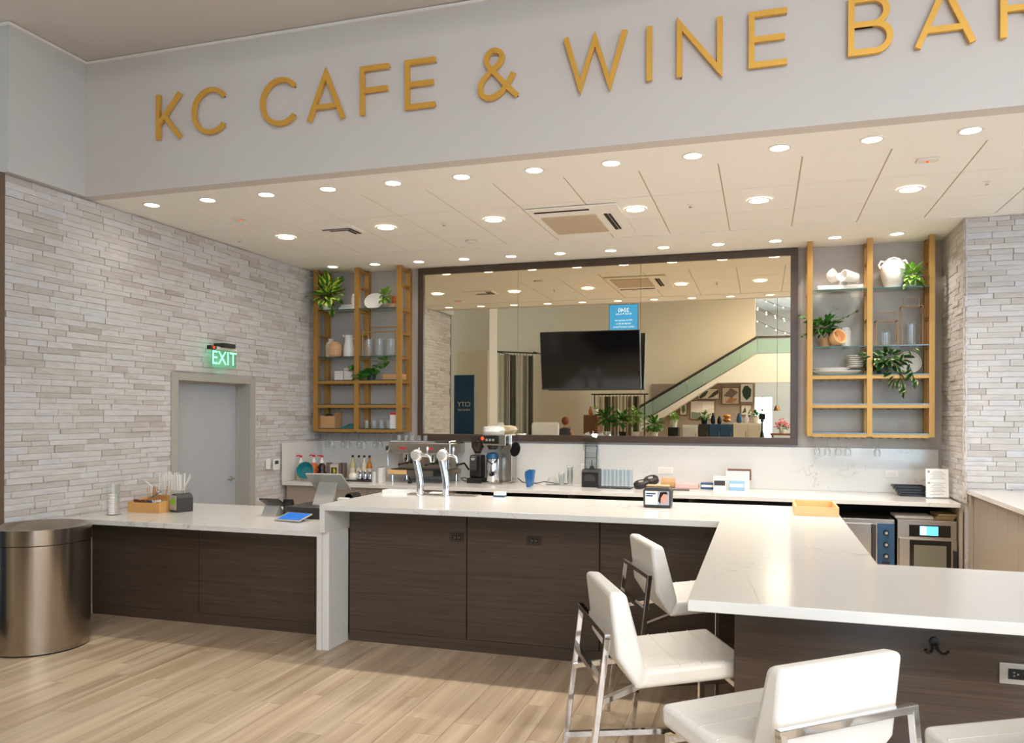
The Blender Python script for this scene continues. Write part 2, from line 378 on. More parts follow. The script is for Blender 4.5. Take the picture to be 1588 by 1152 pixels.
def lay(parent, stones, place, budget, r):
    # place(s) -> (centre on wall plane, rotation about z); nearest/largest first get their own object
    L = []
    for s in stones:
        c, rz = place(s); d = (c-CAMP).length; L.append(((s[1]-s[0])*(s[3]-s[2])/d**2, s, c, rz))
    L.sort(key=lambda t: -t[0]); rest = MB(); po = wl(parent)
    for i, (_, s, c, rz) in enumerate(L):
        me = r.choice(UST); dep = r.choice((.011,.013,.015,.017,.021)); T = Matrix.Translation(c) @ Matrix.Rotation(rz, 4, 'Z') @ Matrix.Diagonal((dep, s[1]-s[0]-.0004, s[3]-s[2]-.0004, 1))
        if i < budget:
            o = bpy.data.objects.new('stone', me); COL.objects.link(o); o.parent = parent; o.matrix_local = Matrix.Translation(-po) @ T
        else:
            rest.add([tuple(T @ v.co) for v in me.vertices], [tuple(p.vertices) for p in me.polygons])
    if rest.v: tag(rest.build('stone_field', M['stone'], parent), kind='stuff')
XL = -5.507
DOOR = (6.47, 7.80, 2.115)
wall_left = struct(MB().box(-7.6, XL, 4.66, DOOR[0], 0, 3.54).box(-7.6, XL, DOOR[1], 9.4, 0, 3.54).box(-7.6, XL, DOOR[0], DOOR[1], DOOR[2], 3.54).build('wall_left', M['stone'], origin=(XL, 4.66, 0)))
st = stone_course(4.665, 9.25, .0, 3.535, [DOOR], random.Random(11))
st = [s for s in st if not (s[2] < .8 and s[0] > 4.9 and s[1] < 6.4)]
lay(wall_left, st, lambda s: (Vector((XL, (s[0]+s[1])/2, (s[2]+s[3])/2)), 0.), 298, random.Random(12))
wall_left_upper = struct(MB().box(-7.6, -5.43, 4.64, 5.5, 3.54, 4.67).build('wall_left_upper', M['paint_side']))
struct(MB().box(-7.6, XL+.012, 4.635, 4.66, 0, 3.54).build('trim_3', M['oak_trim']))
struct(MB().box(XL-.002, XL+.02, 4.62, 4.665, 0, 3.54).build('trim_4', M['oak_trim']))
# right stone pier
wall_right = struct(MB().box(1.79, 7, 8.285, 9.4, 0, 3.54).build('wall_right', M['stone'], origin=(1.79, 8.285, 0)))
st1 = stone_course(1.76, 2.6, .95, 3.535, [], random.Random(21))
st2 = stone_course(8.25, 9.24, .92, 3.535, [], random.Random(22))
lay(wall_right, st1, lambda s: (Vector(((s[0]+s[1])/2, 8.285, (s[2]+s[3])/2)), -PI/2), 160, random.Random(23))
lay(wall_right, st2, lambda s: (Vector((1.79, (s[0]+s[1])/2, (s[2]+s[3])/2)), PI), 138, random.Random(24))
st3 = stone_course(2.6, 7, .95, 3.535, [], random.Random(25)); rr = MB()
lay(wall_right, st3, lambda s: (Vector(((s[0]+s[1])/2, 8.285, (s[2]+s[3])/2)), -PI/2), 0, random.Random(26))
# fascia, bead, ceilings
struct(MB().box(-5.43, 7, 5.37, 5.5, 3.54, 4.67).build('wall_fascia', M['paint']))
struct(MB().box(-5.425, 7, 5.355, 5.37, 4.645, 4.665).box(-5.43, -5.41, 4.63, 5.37, 4.645, 4.665).box(-7.6, -5.42, 4.625, 4.64, 4.645, 4.665).build('trim_5', M['white']))
struct(MB().box(-12, 7, 3.9, 5.5, 4.67, 4.8).build('ceiling_front', M['paint']))
ceiling = struct(MB().box(-5.6, 7, 5.5, 9.4, 3.552, 3.7).build('ceiling', M['grid']))
MB().box(-5.53, 7, 5.5, 5.985, 3.54, 3.552).build('border_panel', M['ceil'], ceiling)
MB().box(-5.53, 1.79, 8.205, 9.25, 3.54, 3.552).build('border_panel', M['ceil'], ceiling)
MB().box(1.79, 7, 8.205, 8.285, 3.54, 3.552).build('border_panel', M['ceil'], ceiling)
xs = [1.417-.5762*k for k in range(-2, 12)]; xs.append(-5.53)
ys = [5.985, 6.725, 7.478, 8.205]
for i in range(len(xs)-1):
    for j in range(3):
        MB().box(xs[i+1]+.005, xs[i]-.005, ys[j]+.005, ys[j+1]-.005, 3.545, 3.552).build('ceiling_tile', M['tile'], ceiling, bevel=.0015, seg=1)
# door in the left wall
dr = struct(MB().box(-5.70, -5.655, 6.55, 7.72, 0, 2.05).build('door_1', M['door'], bevel=.003))
fr = MB().box(-5.74, -5.475, DOOR[0]-.01, 6.555, 0, 2.12).box(-5.74, -5.475, 7.715, DOOR[1]+.01, 0, 2.12).box(-5.74, -5.475, 6.555, 7.715, 2.05, 2.12)
fr.build('door_frame', M['jamb'], dr, bevel=.004)
MB().box(-5.655, -5.63, 7.69, 7.715, 0, 2.05).box(-5.655, -5.63, 6.555, 7.69, 2.03, 2.05).build('door_stop', M['jamb'], dr)
hd = MB().lathe([(.03,0),(.03,.012),(.012,.014),(.012,.05)], (-5.655, 7.60, 1.0), 16, True, Matrix.Rotation(R(90), 3, 'Y')).build('door_handle', M['chrome'], dr, smooth=True)
MB().tube([(-5.605, 7.60, 1.0), (-5.60, 7.55, 1.0), (-5.602, 7.47, .998)], [.011,.010,.008], 10).build('lever', M['chrome'], hd, smooth=True)
# ------------------------------------------------------------------ the letters on the fascia
sign = thing('lettered_sign', 'gold raised letters reading KC CAFE & WINE BAR on the pale fascia', 'sign', (-1.55, 5.355, 3.93))
H0, H1 = 3.932, 4.290
def arc(cx, cz, rx, rz, a0, a1, n=26): return [(cx+rx*math.cos(R(a0+(a1-a0)*i/n)), cz+rz*math.sin(R(a0+(a1-a0)*i/n))) for i in range(n+1)]
SW = .036; hw = SW/2; mid = (H0+H1)/2
LET = []
def K(x0, x1): return [[(x0+hw, H0), (x0+hw, H1)], [(x0+hw, H0+.115), (x1-hw*1.2, H1)], [(x0+.075, H0+.19), (x1-hw, H0)]]
def Cc(x0, x1): rx = (x1-x0)*.54-hw; return [arc(x0+hw+rx, mid, rx, .185-hw, 42, 318, 34)]
def A(x0, x1): m = (x0+x1)/2; return [[(x0+hw, H0), (m, H1-.012), (x1-hw, H0)], [(x0+.07, H0+.1), (x1-.07, H0+.1)]]
def F(x0, x1): return [[(x0+hw, H0), (x0+hw, H1-hw), (x1, H1-hw)], [(x0+hw, mid+.0), (x1-.01, mid+.0)]]
def E(x0, x1): return [[(x1, H1-hw), (x0+hw, H1-hw), (x0+hw, H0+hw), (x1, H0+hw)], [(x0+hw, mid), (x1-.012, mid)]]
def Wl(x0, x1): w = x1-x0; return [[(x0+hw, H1), (x0+.27*w, H0+.012), (x0+.5*w, H1-.03), (x0+.73*w, H0+.012), (x1-hw, H1)]]
def I(x0, x1): return [[((x0+x1)/2, H0), ((x0+x1)/2, H1)]]
def N(x0, x1): return [[(x0+hw, H0), (x0+hw, H1-.012), (x1-hw, H0+.012), (x1-hw, H1)]]
def B(x0, x1):
    t = H1-hw; m2 = mid+.006; b_ = H0+hw; r1 = (t-m2)/2; r2 = (m2-b_)/2; xr = x1-hw
    return [[(x0+hw, b_), (xr-r2, b_)]+arc(xr-r2, (m2+b_)/2, r2, r2, -90, 90, 14)+[(x0+hw, m2)], [(x0+hw, m2), (xr-.02-r1, m2)]+arc(xr-.02-r1, (t+m2)/2, r1, r1, -90, 90, 14)+[(x0+hw, t)], [(x0+hw, H0), (x0+hw, H1)]]
def Rr(x0, x1):
    t = H1-hw; m2 = mid-.012; r1 = (t-m2)/2; xr = x1-hw-.02
    return [[(x0+hw, H0), (x0+hw, H1)], [(x0+hw, m2), (xr-r1, m2)]+arc(xr-r1, (t+m2)/2, r1, r1, -90, 90, 14)+[(x0+hw, t)], [(xr-r1-.01, m2), (x1-hw, H0)]]
def Amp(x0, x1):
    w = x1-x0; P = [(.99,.03),(.80,.18),(.36,.58),(.25,.70),(.22,.80),(.28,.91),(.41,.955),(.55,.92),(.61,.82),(.56,.71),(.42,.60),(.27,.51),(.12,.38),(.065,.25),(.10,.12),(.23,.045),(.40,.045),(.56,.11),(.70,.22),(.80,.34),(.90,.48)]
    Q = [Vector((x0+a*w, H0+b*(H1-H0))) for a, b in P]; out = []
    for i in range(len(Q)-1):
        p0, p1, p2, p3 = Q[max(i-1,0)], Q[i], Q[i+1], Q[min(i+2, len(Q)-1)]
        for k in range(4):
            t = k/4; out.append(tuple(.5*((2*p1)+(p2-p0)*t+(2*p0-5*p1+4*p2-p3)*t*t+(3*p1-p0-3*p2+p3)*t**3)))
    out.append(tuple(Q[-1])); return [out[:11], out[10:43], out[42:63], out[62:]]
for fn, x0, x1 in ((K,-4.685,-4.435),(Cc,-4.34,-4.01),(Cc,-3.707,-3.375),(A,-3.298,-2.975),(F,-2.85,-2.615),(E,-2.487,-2.25),(Amp,-1.925,-1.632),(Wl,-1.305,-.865),(I,-.74,-.70),(N,-.542,-.25),(E,-.09,.142),(B,.498,.752),(A,.868,1.20),(Rr,1.323,1.59)):
    mb = MB()
    for i, s in enumerate(fn(x0, x1)): mb.stroke(s, SW, 5.328+.0006*i, 5.352)
    mb.build('letter', M['letter'], sign)
    q = fn(x0, x1)[0]
    for p in (q[0], q[-1]): MB().bar((p[0]*.97+q[len(q)//2][0]*.03, 5.35, p[1]*.97+q[len(q)//2][1]*.03), (p[0]*.97+q[len(q)//2][0]*.03, 5.372, p[1]*.97+q[len(q)//2][1]*.03), .008).build('standoff_pin', M['letter_edge'], sign)
# ------------------------------------------------------------------ recessed lights
def downlight(x, y, label, group, r=.062, z=3.54, w=LAMP_W):
    t = thing('downlight', label, 'light', (x, y, z-.014), group=group)
    MB().lathe([(r+.016, 0), (r+.016, -.004), (r, -.006), (r*.96, -.002)], (x, y, z), 24).build('trim_ring', M['white'], t, smooth=True)
    MB().cyl((x, y, 0), r, z-.0035, z-.001, 24).build('lens', M['lens'], t)
    la = bpy.data.lights.new('downlight', 'AREA'); la.shape = 'DISK'; la.size = r*1.8; la.energy = w*(.08+.92*min(1.25, max(0, (x+5.2)/5.2))); la.color = (1, .94, .87); la.spread = R(125)
    lo = bpy.data.objects.new('bulb', la); COL.objects.link(lo); lo.parent = t; lo.location = (0, 0, .007)
    return t
for i in range(12):
    downlight(-5.086+.577*i, 5.745, f'small round downlight along the fascia, {ORD[i]} from the left', 'downlights along the fascia')
for i, x in enumerate((-4.69,-3.507,-2.40,-1.077,-.032,1.129)):
    downlight(x, 7.1 if i else 7.2, f'larger round downlight in the tiled ceiling, {ORD[i]} from the left', 'downlights in the ceiling tiles', r=.082, w=LAMP_W*1.6)
for i in range(12):
    downlight(-5.064+.5766*i, 8.79, f'small round downlight close to the back wall, {ORD[i]} from the left', 'downlights along the back wall', w=LAMP_W*.5)
# ================================================================== BAR
M['plate_bronze'] = mat('dark_bronze_plate', (66,52,42), .4, metal=.3)
def frame_plate(name, label, x0, x1, y, z0, z1, pm='plate_bronze'):
    t = thing(name, label, 'outlet', ((x0+x1)/2, y, z0)); w = x1-x0; h = z1-z0
    MB().box(x0, x1, y-.006, y, z0, z1).build('plate', M[pm], t, bevel=.002)
    MB().box(x0+w*.2, x1-w*.2, y-.009, y-.006, z0+h*.25, z1-h*.25).build('receptacle', M['dark'], t, bevel=.001)
    sl = MB()
    for k in (-1, 1):
        cx = (x0+x1)/2+k*w*.14; cz = (z0+z1)/2
        sl.box(cx-.008, cx-.002, y-.0096, y-.009, cz+.004, cz+.008).box(cx-.008, cx-.002, y-.0096, y-.009, cz-.008, cz-.004).box(cx+.004, cx+.009, y-.0096, y-.009, cz-.003, cz+.003)
    sl.build('slots', M['grey'], t); return t
def cabinet(label, x0, x1, yf, yb, z1, toe=.09, group=None, end=False):
    t = thing('bar_cabinet', label, 'cabinet', ((x0+x1)/2, (yf+yb)/2, 0), group=group)
    MB().box(x0, x1, yf+.02, yb, 0, z1).build('carcass', M['dark'], t)
    MB().box(x0+.0045, x1-.0045, yf, yf+.019, toe, z1).build('front_panel', M['dark_wood'], t, bevel=.001, seg=1)
    MB().box(x0, x1, yf+.008, yf+.019, 0, toe-.004).build('toe_kick', M['dark_wood'], t)
    return t
G1 = 'dark laminate bar fronts'
cabinet('dark laminate low counter front beside the steel bin', -5.5, -4.404, 5.515, 6.3, .823, group=G1)
cabinet('dark laminate low counter front next to the white waterfall end', -4.404, -3.102, 5.515, 6.3, .823, group=G1)
cabinet('dark bar front panel just right of the white waterfall end', -3.0, -2.045, 5.465, 6.0, 1.025, group=G1)
cabinet('middle dark bar front panel behind the nearest stool backs', -2.045, -1.067, 5.465, 6.0, 1.025, group=G1)
cabinet('dark bar front panel in the corner behind the far white stool', -1.067, -.102, 5.465, 6.0, 1.025, group=G1)
pc = thing('bar_cabinet', 'dark laminate peninsula front with a double coat hook', 'cabinet', (.8, 3.5, 0), group=G1)
MB().box(-.08, 1.7, 3.222, 3.7, 0, 1.025).box(-.08, .4, 3.7, 5.47, 0, 1.025).build('carcass', M['dark'], pc)
MB().box(-.099, 1.7, 3.2, 3.221, .09, 1.025).build('front_panel', M['dark_wood'], pc, bevel=.001, seg=1)
MB().box(-.101, -.082, 3.2215, 5.46, 0, 1.025).build('side_panel', M['dark_wood'], pc)
MB().box(-.09, 1.7, 3.21, 3.2215, 0, .085).build('toe_kick', M['dark_wood'], pc)
frame_plate('floor_box_outlet', 'bronze outlet plate high on the bar front right of the waterfall end', -2.175, -2.065, 5.4645, .790, .860)
frame_plate('floor_box_outlet', 'bronze outlet plate high on the middle bar front panel', -1.590, -1.483, 5.4645, .800, .862)
frame_plate('floor_box_outlet', 'bronze outlet plate cut by the right edge, beside the coat hook', .796, .935, 3.1995, .785, .858, 'silver')
hk = thing('coat_hook', 'black double coat hook on the dark peninsula front', 'hook', (.592, 3.2, .87))
pl_ = MB(); pl_.lathe([(.017,0),(.017,.006),(.012,.009)], (.592, 3.2, .912), 18, True, Matrix.Rotation(R(90), 3, 'X')); pl_.box(.584, .600, 3.192, 3.2, .885, .915); pl_.build('plate', M['black'], hk, smooth=True)
for s in (-1, 1):
    MB().tube([(.592+s*.005, 3.193, .905), (.592+s*.008, 3.182, .888), (.592+s*.018, 3.170, .878), (.592+s*.030, 3.160, .880), (.592+s*.036, 3.155, .892)], [.005,.005,.005,.005,.006], 8).build('prong', M['black'], hk, smooth=True)
# worktops
tag(MB().prism([(-5.475,5.165),(-3.10,5.165),(-3.10,6.43),(-5.475,6.43)], .825, .865).box(-3.10, -3.06, 5.165, 5.46, 0, .865).build('low_worktop', M['quartz'], bevel=.002), 'low white quartz worktop with waterfall end carrying the caddy and tablets', 'worktop')
bt = MB(); bt.prism([(-3.045,5.11),(-.25,5.11),(-.25,2.90),(1.72,2.90),(1.72,3.856),(.488,3.856),(.488,6.12),(-3.045,6.12)], 1.027, 1.067); bt.box(-3.045, -3.003, 5.11, 6.12, .866, 1.027); bt.box(-3.058, -3.003, 5.175, 5.46, 0, .866)
tag(bt.build('bar_worktop', M['quartz'], bevel=.002), 'high white veined quartz bar top with peninsula beside the white stools', 'worktop')
# back bar
tag(MB().box(-5.45, 1.75, 8.30, 9.225, .874, .914).build('back_worktop', M['quartz'], bevel=.002), 'long white quartz worktop under the mirror with the coffee gear', 'worktop')
bc = thing('back_cabinet', 'taupe base cabinet under the back worktop beside the stone wall', 'cabinet', (-4.4, 8.8, 0))
MB().box(-5.45, -3.3, 8.40, 9.2, 0, .874).build('carcass', M['taupe'], bc)
for k in range(4):
    d = MB().box(-5.44+.535*k, -4.912+.535*k, 8.38, 8.399, .1, .868).build('door', M['taupe'], bc, bevel=.002, seg=1)
    MB().bar((-4.95+.535*k, 8.365, .6), (-4.95+.535*k, 8.365, .75), .012).build('handle', M['steel_h'], d)
oc = thing('open_back_cabinet', 'dark open shelving bay under the back worktop', 'cabinet', (-.8, 8.9, 0))
MB().box(-3.28, 1.78, 9.19, 9.22, 0, .87).box(-3.28, 1.78, 8.5, 9.19, 0, .1).build('back_panel', M['dark'], oc)
for x in (-3.28, -2.0, -.72, .56): MB().box(x, x+.03, 8.45, 9.19, .1, .87).build('divider', M['darkgrey'], oc)
MB().box(1.745, 1.775, 8.33, 9.19, .0, .87).build('divider', M['taupe'], oc)
MB().box(-3.25, .56, 8.5, 9.19, .42, .44).build('shelf', M['darkgrey'], oc)
# right-hand counter
rc = thing('side_counter', 'white topped counter with taupe grooved boards under the right stone wall', 'counter', (2.2, 6.3, 0))
MB().box(1.79, 2.6, 4.2, 8.24, 1.01, 1.05).build('worktop', M['quartz'], rc, bevel=.002)
MB().box(1.84, 2.5, 4.25, 8.22, 0, 1.01).build('carcass', M['taupe'], rc)
y = 8.22
for k in range(14):
    MB().box(1.822, 1.84, y-.278, y-.002, 0, 1.008).build('board', M['taupe'], rc, bevel=.003, seg=1); y -= .28
MB().box(1.80, 1.82, 8.14, 8.22, 0, 1.008).build('corner_post', M['taupe'], rc)
# ------------------------------------------------------------------ mirror and TV
mi = thing('wall_mirror', 'huge wall mirror in a dark brown frame between the two brass shelves', 'mirror', (-1.87, 9.23, 1.41))
x0, x1, z0, z1 = -4.10, .365, 1.405, 3.532; w = .075
for a, b, c_, d in ((x0, x1, z1-w, z1), (x0, x1, z0, z0+w), (x0, x0+w, z0+w, z1-w), (x1-w, x1, z0+w, z1-w)): MB().box(a, b, 9.195, 9.249, c_, d).build('frame_rail', M['frame'], mi, bevel=.003, seg=1)
for a, b in ((x0+w, -2.805), (-2.802, -1.335), (-1.332, x1-w)): MB().box(a, b, 9.22, 9.238, z0+w, z1-w).build('mirror_pane', M['mirror'], mi)
tv = thing('television', 'black flat television hung in front of the mirror', 'television', (-1.9, 8.95, 2.01))
T = Matrix.Translation((-1.885, 9.02, 2.345)) @ Matrix.Rotation(R(9), 4, 'X')
mb = MB(); mb.M = T; mb.box(-.578, .578, .0, .05, -.335, .335); mb.build('housing', M['black'], tv, bevel=.006)
mb = MB(); mb.M = T; mb.box(-.568, .568, -.004, .0, -.318, .326); mb.build('screen', M['black_gloss'], tv)
mb = MB(); mb.M = T; mb.box(-.578, .578, -.006, .0, -.336, -.319); mb.build('bezel', M['darkgrey'], tv)
MB().box(-2.1, -1.67, 9.205, 9.219, 2.2, 2.5).bar((-1.99, 9.21, 2.4), (-1.99, 9.06, 2.4), .04).bar((-1.78, 9.21, 2.4), (-1.78, 9.06, 2.4), .04).build('wall_mount', M['black'], tv)
# ------------------------------------------------------------------ brass shelf units
def shelf_unit(name, label, xp, pw, x_end):
    YF, YB = 8.92, 9.215
    t = thing(name, label, 'shelf', ((xp[0]+x_end)/2, 9.08, 1.51))
    Z = [3.02, 2.43, 2.137, 1.837, 1.535]
    for x in xp:
        u = MB().box(x, x+pw, YF, YF+.05, 1.508, 3.538).build('front_post', M['brass'], t)
        MB().box(x, x+pw, YB-.03, YB+.033, 1.508, 3.538).build('back_post', M['brass'], t)
        for z in (3.50, 3.30, 3.00, 2.71, 2.41, 2.115, 1.815, 1.515):
            MB().box(x+.008, x+pw-.008, YF+.05, YB-.03, z-.012, z+.015).build('rung', M['brass'], t)
    for k, z in enumerate(Z):
        for a, b in zip(xp[:-1], xp[1:]):
            g_ = MB().box(a+pw*.6, b+pw*.4, YF+.012, YB, z, z+.010).build('glass_shelf', M['glass_green'], t)
            MB().box(a+pw, b, YF+.008, YF+.0115, z, z+.010).build('polished_edge', M['glass_edge'], g_)
            if k >= 2:
                MB().box(a+pw, b, YF+.002, YF+.046, z-.036, z-.002).build('front_rail', M['brass'], t)
                MB().box(a+pw, b, YB-.02, YB+.02, z-.036, z-.002).build('back_rail', M['brass'], t)
                rk = MB()
                n = 6
                for i in range(n+1):
                    xx = a+pw+.02+(b-a-pw-.04)*i/n; rk.bar((xx, YF+.05, z-.050), (xx, YB-.03, z-.050), .012, .004); rk.bar((xx, YF+.09, z-.05), (xx, YF+.09, z-.01), .004); rk.bar((xx, YB-.06, z-.05), (xx, YB-.06, z-.01), .004)
                rk.build('stemware_rack', M['bronze'], t)
    return t
shelf_unit('hanging_shelf', 'brass and glass hanging shelf unit by the stone wall with the door', (-5.41, -4.835, -4.262), .062, -4.2)
shelf_unit('hanging_shelf', 'brass and glass hanging shelf unit by the right stone pier', (.448, 1.022, 1.596), .052, 1.648)
# ------------------------------------------------------------------ steel bin
bn = thing('waste_bin', 'large round brushed steel waste bin with funnel top at the counter end', 'bin', (-5.125, 4.65, 0))
MB().lathe([(.33,.006),(.34,.012),(.34,.775),(.336,.778)], (-5.125,4.65,0), 64, True).build('body', M['steel'], bn, smooth=True)
MB().lathe([(.343,.78),(.345,.782),(.345,.89),(.335,.89),(.325,.884),(.20,.82),(.165,.785),(.165,.70)], (-5.125,4.65,0), 64).build('funnel_lid', M['steel'], bn, smooth=True)
MB().cyl((-5.125,4.65,0), .33, 0, .008, 64).build('base_ring', M['black'], bn)
# ================================================================== STOOLS
def make_stool(label):
    t = thing('bar_stool', label, 'stool', group='white leather bar stools')
    # local: +X is the way the sitter faces
    def pad(prof, w, name, nseg=1):
        mb = MB(); mb.prism(prof, -w/2, w/2, 'y'); return mb.build(name, M['leather'], t, local=True, bevel=.022, seg=4, smooth=True)
    pad([(-.215,.655),(.245,.690),(.250,.765),(-.17,.735)], .47, 'seat')
    for k, x in enumerate((-.03,.06,.15)):
        sm = MB(); sm.box(x-.0015, x+.0015, -.225, .225, .735+(x+.17)*.0714-.004, .735+(x+.17)*.0714+.0006); sm.build('seam', M['matte_white'], t, local=True)
    pad([(-.20,.650),(-.165,.738),(-.245,1.03),(-.315,1.035),(-.285,.78)], .455, 'backrest')
    CH = M['chrome']; q = .024
    for s in (-1, 1):
        y = .245*s
        MB().bar((-.43, y, 0), (-.328, y, .872), q, q).build('rear_leg', CH, t, local=True, bevel=.002, seg=1)
        MB().bar((.215, y*.9, 0), (.215, y*.9, .672), q, q).build('front_leg', CH, t, local=True, bevel=.002, seg=1)
        MB().bar((-.36, y*.96, .615), (-.15, y*.62, .658), q, .02).build('brace', CH, t, local=True)
        MB().bar((-.398, y*.98, .31), (.215, y*.92, .31), .02, q).build('footrest', CH, t, local=True)
    MB().bar((-.328, -.257, .872), (-.328, .257, .872), q, q).build('back_rail', CH, t, local=True, bevel=.002, seg=1)
    MB().bar((-.349, -.245, .695), (-.349, .245, .695), .02, q).build('cross_rail', CH, t, local=True)
    MB().bar((-.328, -.06, .862), (-.27, -.06, .855), .03, .006).bar((-.328, .06, .862), (-.27, .06, .855), .03, .006).build('back_bracket', CH, t, local=True)
    MB().bar((.215, -.22, .31), (.215, .22, .31), .02, q).build('footrest', CH, t, local=True)
    MB().bar((.20, -.22, .66), (.20, .22, .66), .02, .02).build('front_rail', CH, t, local=True)
    return t
s1 = make_stool('white leather bar stool with chrome frame left of the peninsula, nearer of the pair')
s1.location = (-.365, 3.40, 0); s1.rotation_euler = (0, 0, R(24))
dup(s1, (-.36, 4.58, 0), R(24), 'white leather bar stool with chrome frame farther from the camera, tucked in the bar corner')
dup(s1, (.02, 2.66, 0), R(131), 'white leather bar stool in front, its back turned to the camera')
dup(s1, (.80, 2.65, 0), R(120), 'white leather bar stool at the lower right corner, only its seat showing')
# ================================================================== LEAVES AND PLANTS
def leaf_mesh(name, m, fold=.25, tipw=.5):
    # leaf along +x, length 1, half width .25
    P = [(0,0),(.12,.10),(.3,.21),(.5,.25),(.7,.19),(.88,.08),(1,0)]
    vs = []; fs = []
    for x, w in P:
        sag = -.18*x*x
        vs += [(x, w, sag+fold*w), (x, 0, sag), (x, -w, sag+fold*w)]
    for i in range(len(P)-1):
        a = i*3; b = a+3; fs += [(a, b, b+1, a+1), (a+1, b+1, b+2, a+2)]
    me = bpy.data.meshes.new(name); me.from_pydata(vs, [], fs); me.materials.append(m)
    for p in me.polygons: p.use_smooth = True
    return me
LM = {k: leaf_mesh('leaf', M[k]) for k in ('leaf_lime','leaf_dark','leaf','leaf2')}
def ldir(az, el): return Vector((math.cos(el)*math.cos(az), math.cos(el)*math.sin(az), math.sin(el)))
def leaf_T(p, d, size, roll):
    d = d.normalized(); up = Vector((0,0,1))
    if abs(d.z) > .95: up = Vector((1,0,0))
    y = up.cross(d).normalized(); z = d.cross(y)
    m = Matrix((d, y, z)).transposed() @ Matrix.Rotation(roll, 3, 'X')
    return Matrix.Translation(p) @ (m @ Matrix.Diagonal((size, size*1.15, size))).to_4x4()
def leaves_single(parent, lm, spots):
    po = wl(parent)
    for p, d, s, r_ in spots:
        o = bpy.data.objects.new('leaf', lm); COL.objects.link(o); o.parent = parent; o.matrix_local = Matrix.Translation(-po) @ leaf_T(Vector(p), d, s, r_)
def leaves_joined(name, parent, lm, spots, m):
    mb = MB()
    for p, d, s, r_ in spots:
        T_ = leaf_T(Vector(p), d, s, r_); mb.add([tuple(T_ @ v.co) for v in lm.vertices], [tuple(q.vertices) for q in lm.polygons])
    return mb.build(name, m, parent, smooth=True)
def bush_spots(c, n, rad, size, r, low=-.3, hi=1.2, sq=(1,1,1)):
    out = []
    for i in range(n):
        az = r.uniform(0, 2*PI); el = r.uniform(low, hi); d = ldir(az, el); k = r.uniform(.15, .9)*rad
        out.append((Vector(c)+Vector((d.x*k*sq[0], d.y*k*sq[1], d.z*k*sq[2])), d+Vector((0,0,-.15)), size*r.uniform(.75, 1.2), r.uniform(-.6, .6)))
    return out
def clampw(sp, x0, x1, y1=9.19):
    out = []
    for p, d, s, r_ in sp:
        if p.y > y1-.08: p.y = y1-.08
        q_ = d.normalized()
        if p.x+q_.x*s < -5.46: p.x += -5.46-(p.x+q_.x*s)
        if p.y+d.normalized().y*s > y1: d = Vector((d.x, -abs(d.y)*.3, d.z))
        out.append((p, d, s, r_))
    return out
ZA, ZB, ZC, ZD, ZE = 3.03, 2.44, 2.147, 1.847, 1.545     # shelf surfaces
r = random.Random(41)
# --- left unit, top: lime plant
pt = thing('potted_plant', 'bushy lime variegated plant at the left end of the top shelf', 'plant', (-5.30, 9.06, ZA))
MB().lathe([(.05,0),(.062,.09),(.058,.09),(.05,.075)], (-5.30,9.06,ZA), 18, True).build('pot', M['ceramic'], pt, smooth=True)
leaves_single(pt, LM['leaf_lime'], clampw(bush_spots((-5.24,8.97,ZA+.17), 64, .2, .16, r, -.8, 1.3, (1.0,.8,1.0)), 0, 0))
MB().tube([(-5.30,9.06,ZA+.05),(-5.31,9.05,ZA+.12),(-5.33,9.02,ZA+.2)], .008, 6).build('stem', M['stem'], pt)
# white stacked coral figure
fg = thing('ceramic_ornament', 'white stacked ceramic ornament beside the lime plant', 'ornament', (-5.0, 9.07, ZA))
mb = MB(); mb.box(-5.12, -4.9, 9.03, 9.11, ZA, ZA+.045).box(-5.10, -4.93, 9.04, 9.10, ZA+.045, ZA+.075); mb.build('base', M['ceramic'], fg, bevel=.012)
mb = MB()
for k in range(5): mb.ball((-4.925+.008*math.sin(k*2), 9.07, ZA+.03+k*.037), .032, 10, 6)
mb.build('bead_stack', M['ceramic'], fg, smooth=True)
pl = thing('oval_platter', 'white oval platter standing on the left top shelf', 'platter', (-4.65, 9.1, ZA))
mb = MB(); mb.lathe([(.001,.012),(.09,.010),(.125,.016),(.135,.026),(.130,.026),(.12,.020),(.001,.0185)], (0,0,0), 36)
mb.v = [tuple(Matrix.Translation((-4.655, 9.12, ZA+.105)) @ Matrix.Rotation(R(72), 4, 'X') @ Vector((x, y*.8, z))) for x, y, z in mb.v]; mb.build('dish', M['ceramic'], pl, smooth=True)
MB().box(-4.70, -4.61, 9.13, 9.16, ZA, ZA+.03).build('easel', M['bronze'], pl)
pt = thing('potted_plant', 'pale trailing plant in an orange pot at the right of the left top shelf', 'plant', (-4.38, 9.04, ZA))
MB().lathe([(.055,0),(.07,.05),(.072,.055),(.066,.055)], (-4.38,9.05,ZA), 20, True).build('planter', M['ribbed'], pt, smooth=True)
MB().lathe([(.045,.05),(.055,.15),(.05,.15),(.04,.06)], (-4.34,9.06,ZA), 18, True).build('pot', M['terracotta'], pt, smooth=True)
leaves_joined('foliage', pt, LM['leaf2'], clampw(bush_spots((-4.44,9.0,ZA+.15), 90, .10, .055, r, -1.2, 1.2), 0, 0), M['leaf2'])
